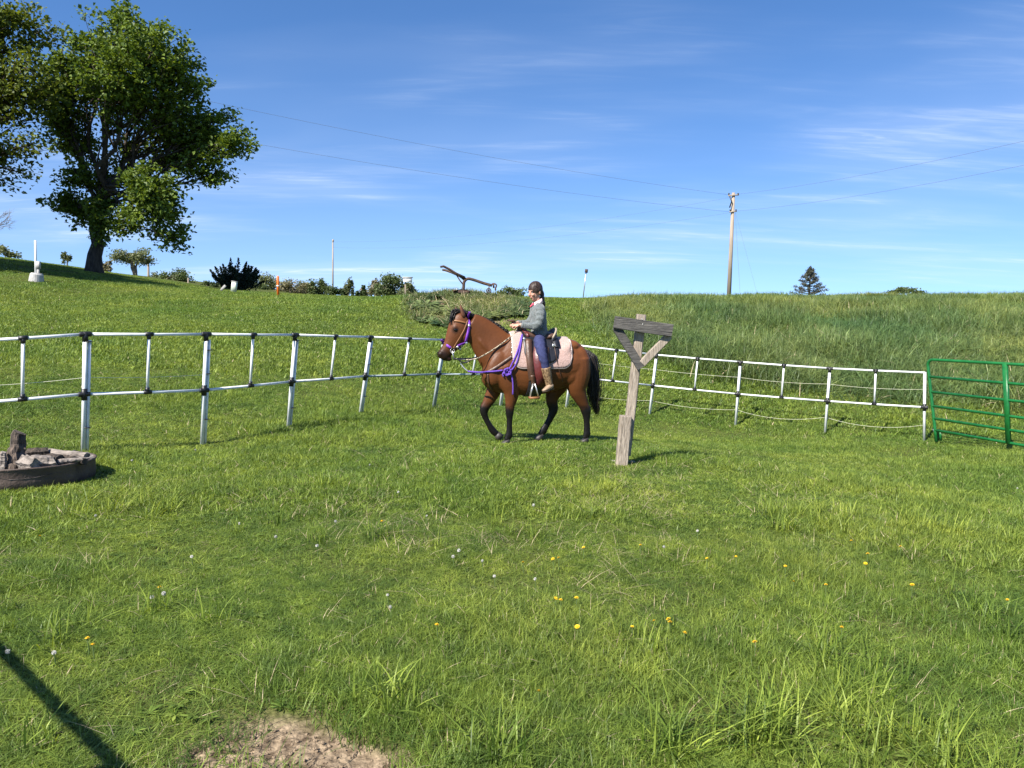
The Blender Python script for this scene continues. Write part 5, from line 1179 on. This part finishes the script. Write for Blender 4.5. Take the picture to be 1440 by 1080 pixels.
# ------------------------------------------------------------------ dandelions
def dandelions():
    def flower():
        m = MB(); v = []; f = []
        for ring, (r_, z_, n) in enumerate(((.020, .0, 16), (.013, .006, 12), (.006, .009, 8))):
            for k in range(n):
                a = 2*math.pi*k/n+ring*.3; b0 = len(v); c_, s_ = math.cos(a), math.sin(a); w = .0035
                v += [(-s_*w*.5, c_*w*.5, z_-.002), (s_*w*.5, -c_*w*.5, z_-.002), (c_*r_+s_*w*.7, s_*r_-c_*w*.7, z_+.003), (c_*r_*1.04, s_*r_*1.04, z_+.0035), (c_*r_-s_*w*.7, s_*r_+c_*w*.7, z_+.003)]; f.append((b0, b0+1, b0+2, b0+3, b0+4))
        m.add(v, f); return m
    def puff():
        m = MB(); m.ell((0, 0, 0), (.004, .004, .004), 8, 5)
        for k in range(46):
            z = 1-2*(k+.5)/46; a = k*2.4; d = Vector((math.sqrt(1-z*z)*math.cos(a), math.sqrt(1-z*z)*math.sin(a), z)); t = d.orthogonal().normalized(); s_ = d.cross(t); p = d*.017
            m.add([p*.2, p-t*.0036, p+s_*.0036+d*.002, p+t*.0036, p-s_*.0036+d*.002], [(1, 2, 3, 4), (0, 1, 3)])
        return m
    st = MB(); st.tube([(0, 0, -.12), (.004, .002, -.06), (0, 0, -.001)], .0022, 5)
    fm, pm, sm = flower().mesh('flower_head'), puff().mesh('seed_head'), st.mesh('stem'); fm.materials.append(MT['dandy']); pm.materials.append(MT['fluff']); sm.materials.append(MT['stem'])
    yl = [(57, 767), (735, 805), (788, 857), (781, 857), (810, 857), (811, 900), (919, 893), (900, 780), (993, 803), (939, 890), (888, 904), (941, 896), (1415, 856), (1182, 904), (1196, 772), (1219, 793), (1034, 797), (1103, 815), (1160, 840), (1060, 926), (124, 923), (131, 927), (225, 845), (777, 803), (785, 800), (537, 747), (614, 903), (1281, 842), (1216, 805), (757, 995), (1115, 830), (1265, 783), (962, 905), (820, 785)]
    wh = [(186, 655), (275, 640), (135, 734), (270, 795), (214, 857), (231, 855), (337, 745), (472, 745), (645, 787), (637, 795), (678, 803), (933, 780), (752, 830), (695, 822), (980, 760), (750, 720), (549, 872), (12, 933), (388, 770), (446, 784), (545, 855), (600, 738), (77, 936), (1430, 690), (520, 660), (560, 700)]
    ODD = {(57, 767): 'lone yellow dandelion near the left edge below the fire ring', (1415, 856): 'yellow dandelion nearest the right edge of the lawn', (757, 995): 'yellow dandelion nearest the bottom edge of the lawn',
           (919, 893): 'largest yellow dandelion, in the lawn straight below the wooden post', (12, 933): 'white seed head beside the dark diagonal shadow at bottom left', (186, 655): 'white seed head just right of the rusty fire ring', (1430, 690): 'white seed head at the right edge below the green gate', (933, 780): 'white seed head in the lawn below the wooden post'}
    for arr, me, nm, lab, grp, h in ((yl, fm, 'dandelion_flower', 'small yellow dandelion flower in the lawn', 'yellow dandelions', .085), (wh, pm, 'dandelion_seed_head', 'fluffy white dandelion seed head in the lawn', 'dandelion seed heads', .075)):
        for px, py in arr:
            g = G(px, py+4); e = bpy.data.objects.new(nm, None); COL.objects.link(e); hh = h*random.uniform(.75, 1.15); s_ = random.uniform(.8, 1.2)*(.52 if me is pm else .52)
            e.location = g; e.empty_display_size = .03; tag(e, ODD.get((px, py), lab), 'dandelion', grp); tilt = (random.gauss(.15 if me is fm else 0, .2), random.gauss(0, .2), random.random()*6)
            for mm, n2 in ((me, 'flower_head' if me is fm else 'seed_head'), (sm, 'stem')):
                o = bpy.data.objects.new(n2, mm); COL.objects.link(o); o.parent = e; o.location = (0, 0, hh)
                if mm is me: o.rotation_euler = tilt; o.scale = (s_, s_, s_)
dandelions()
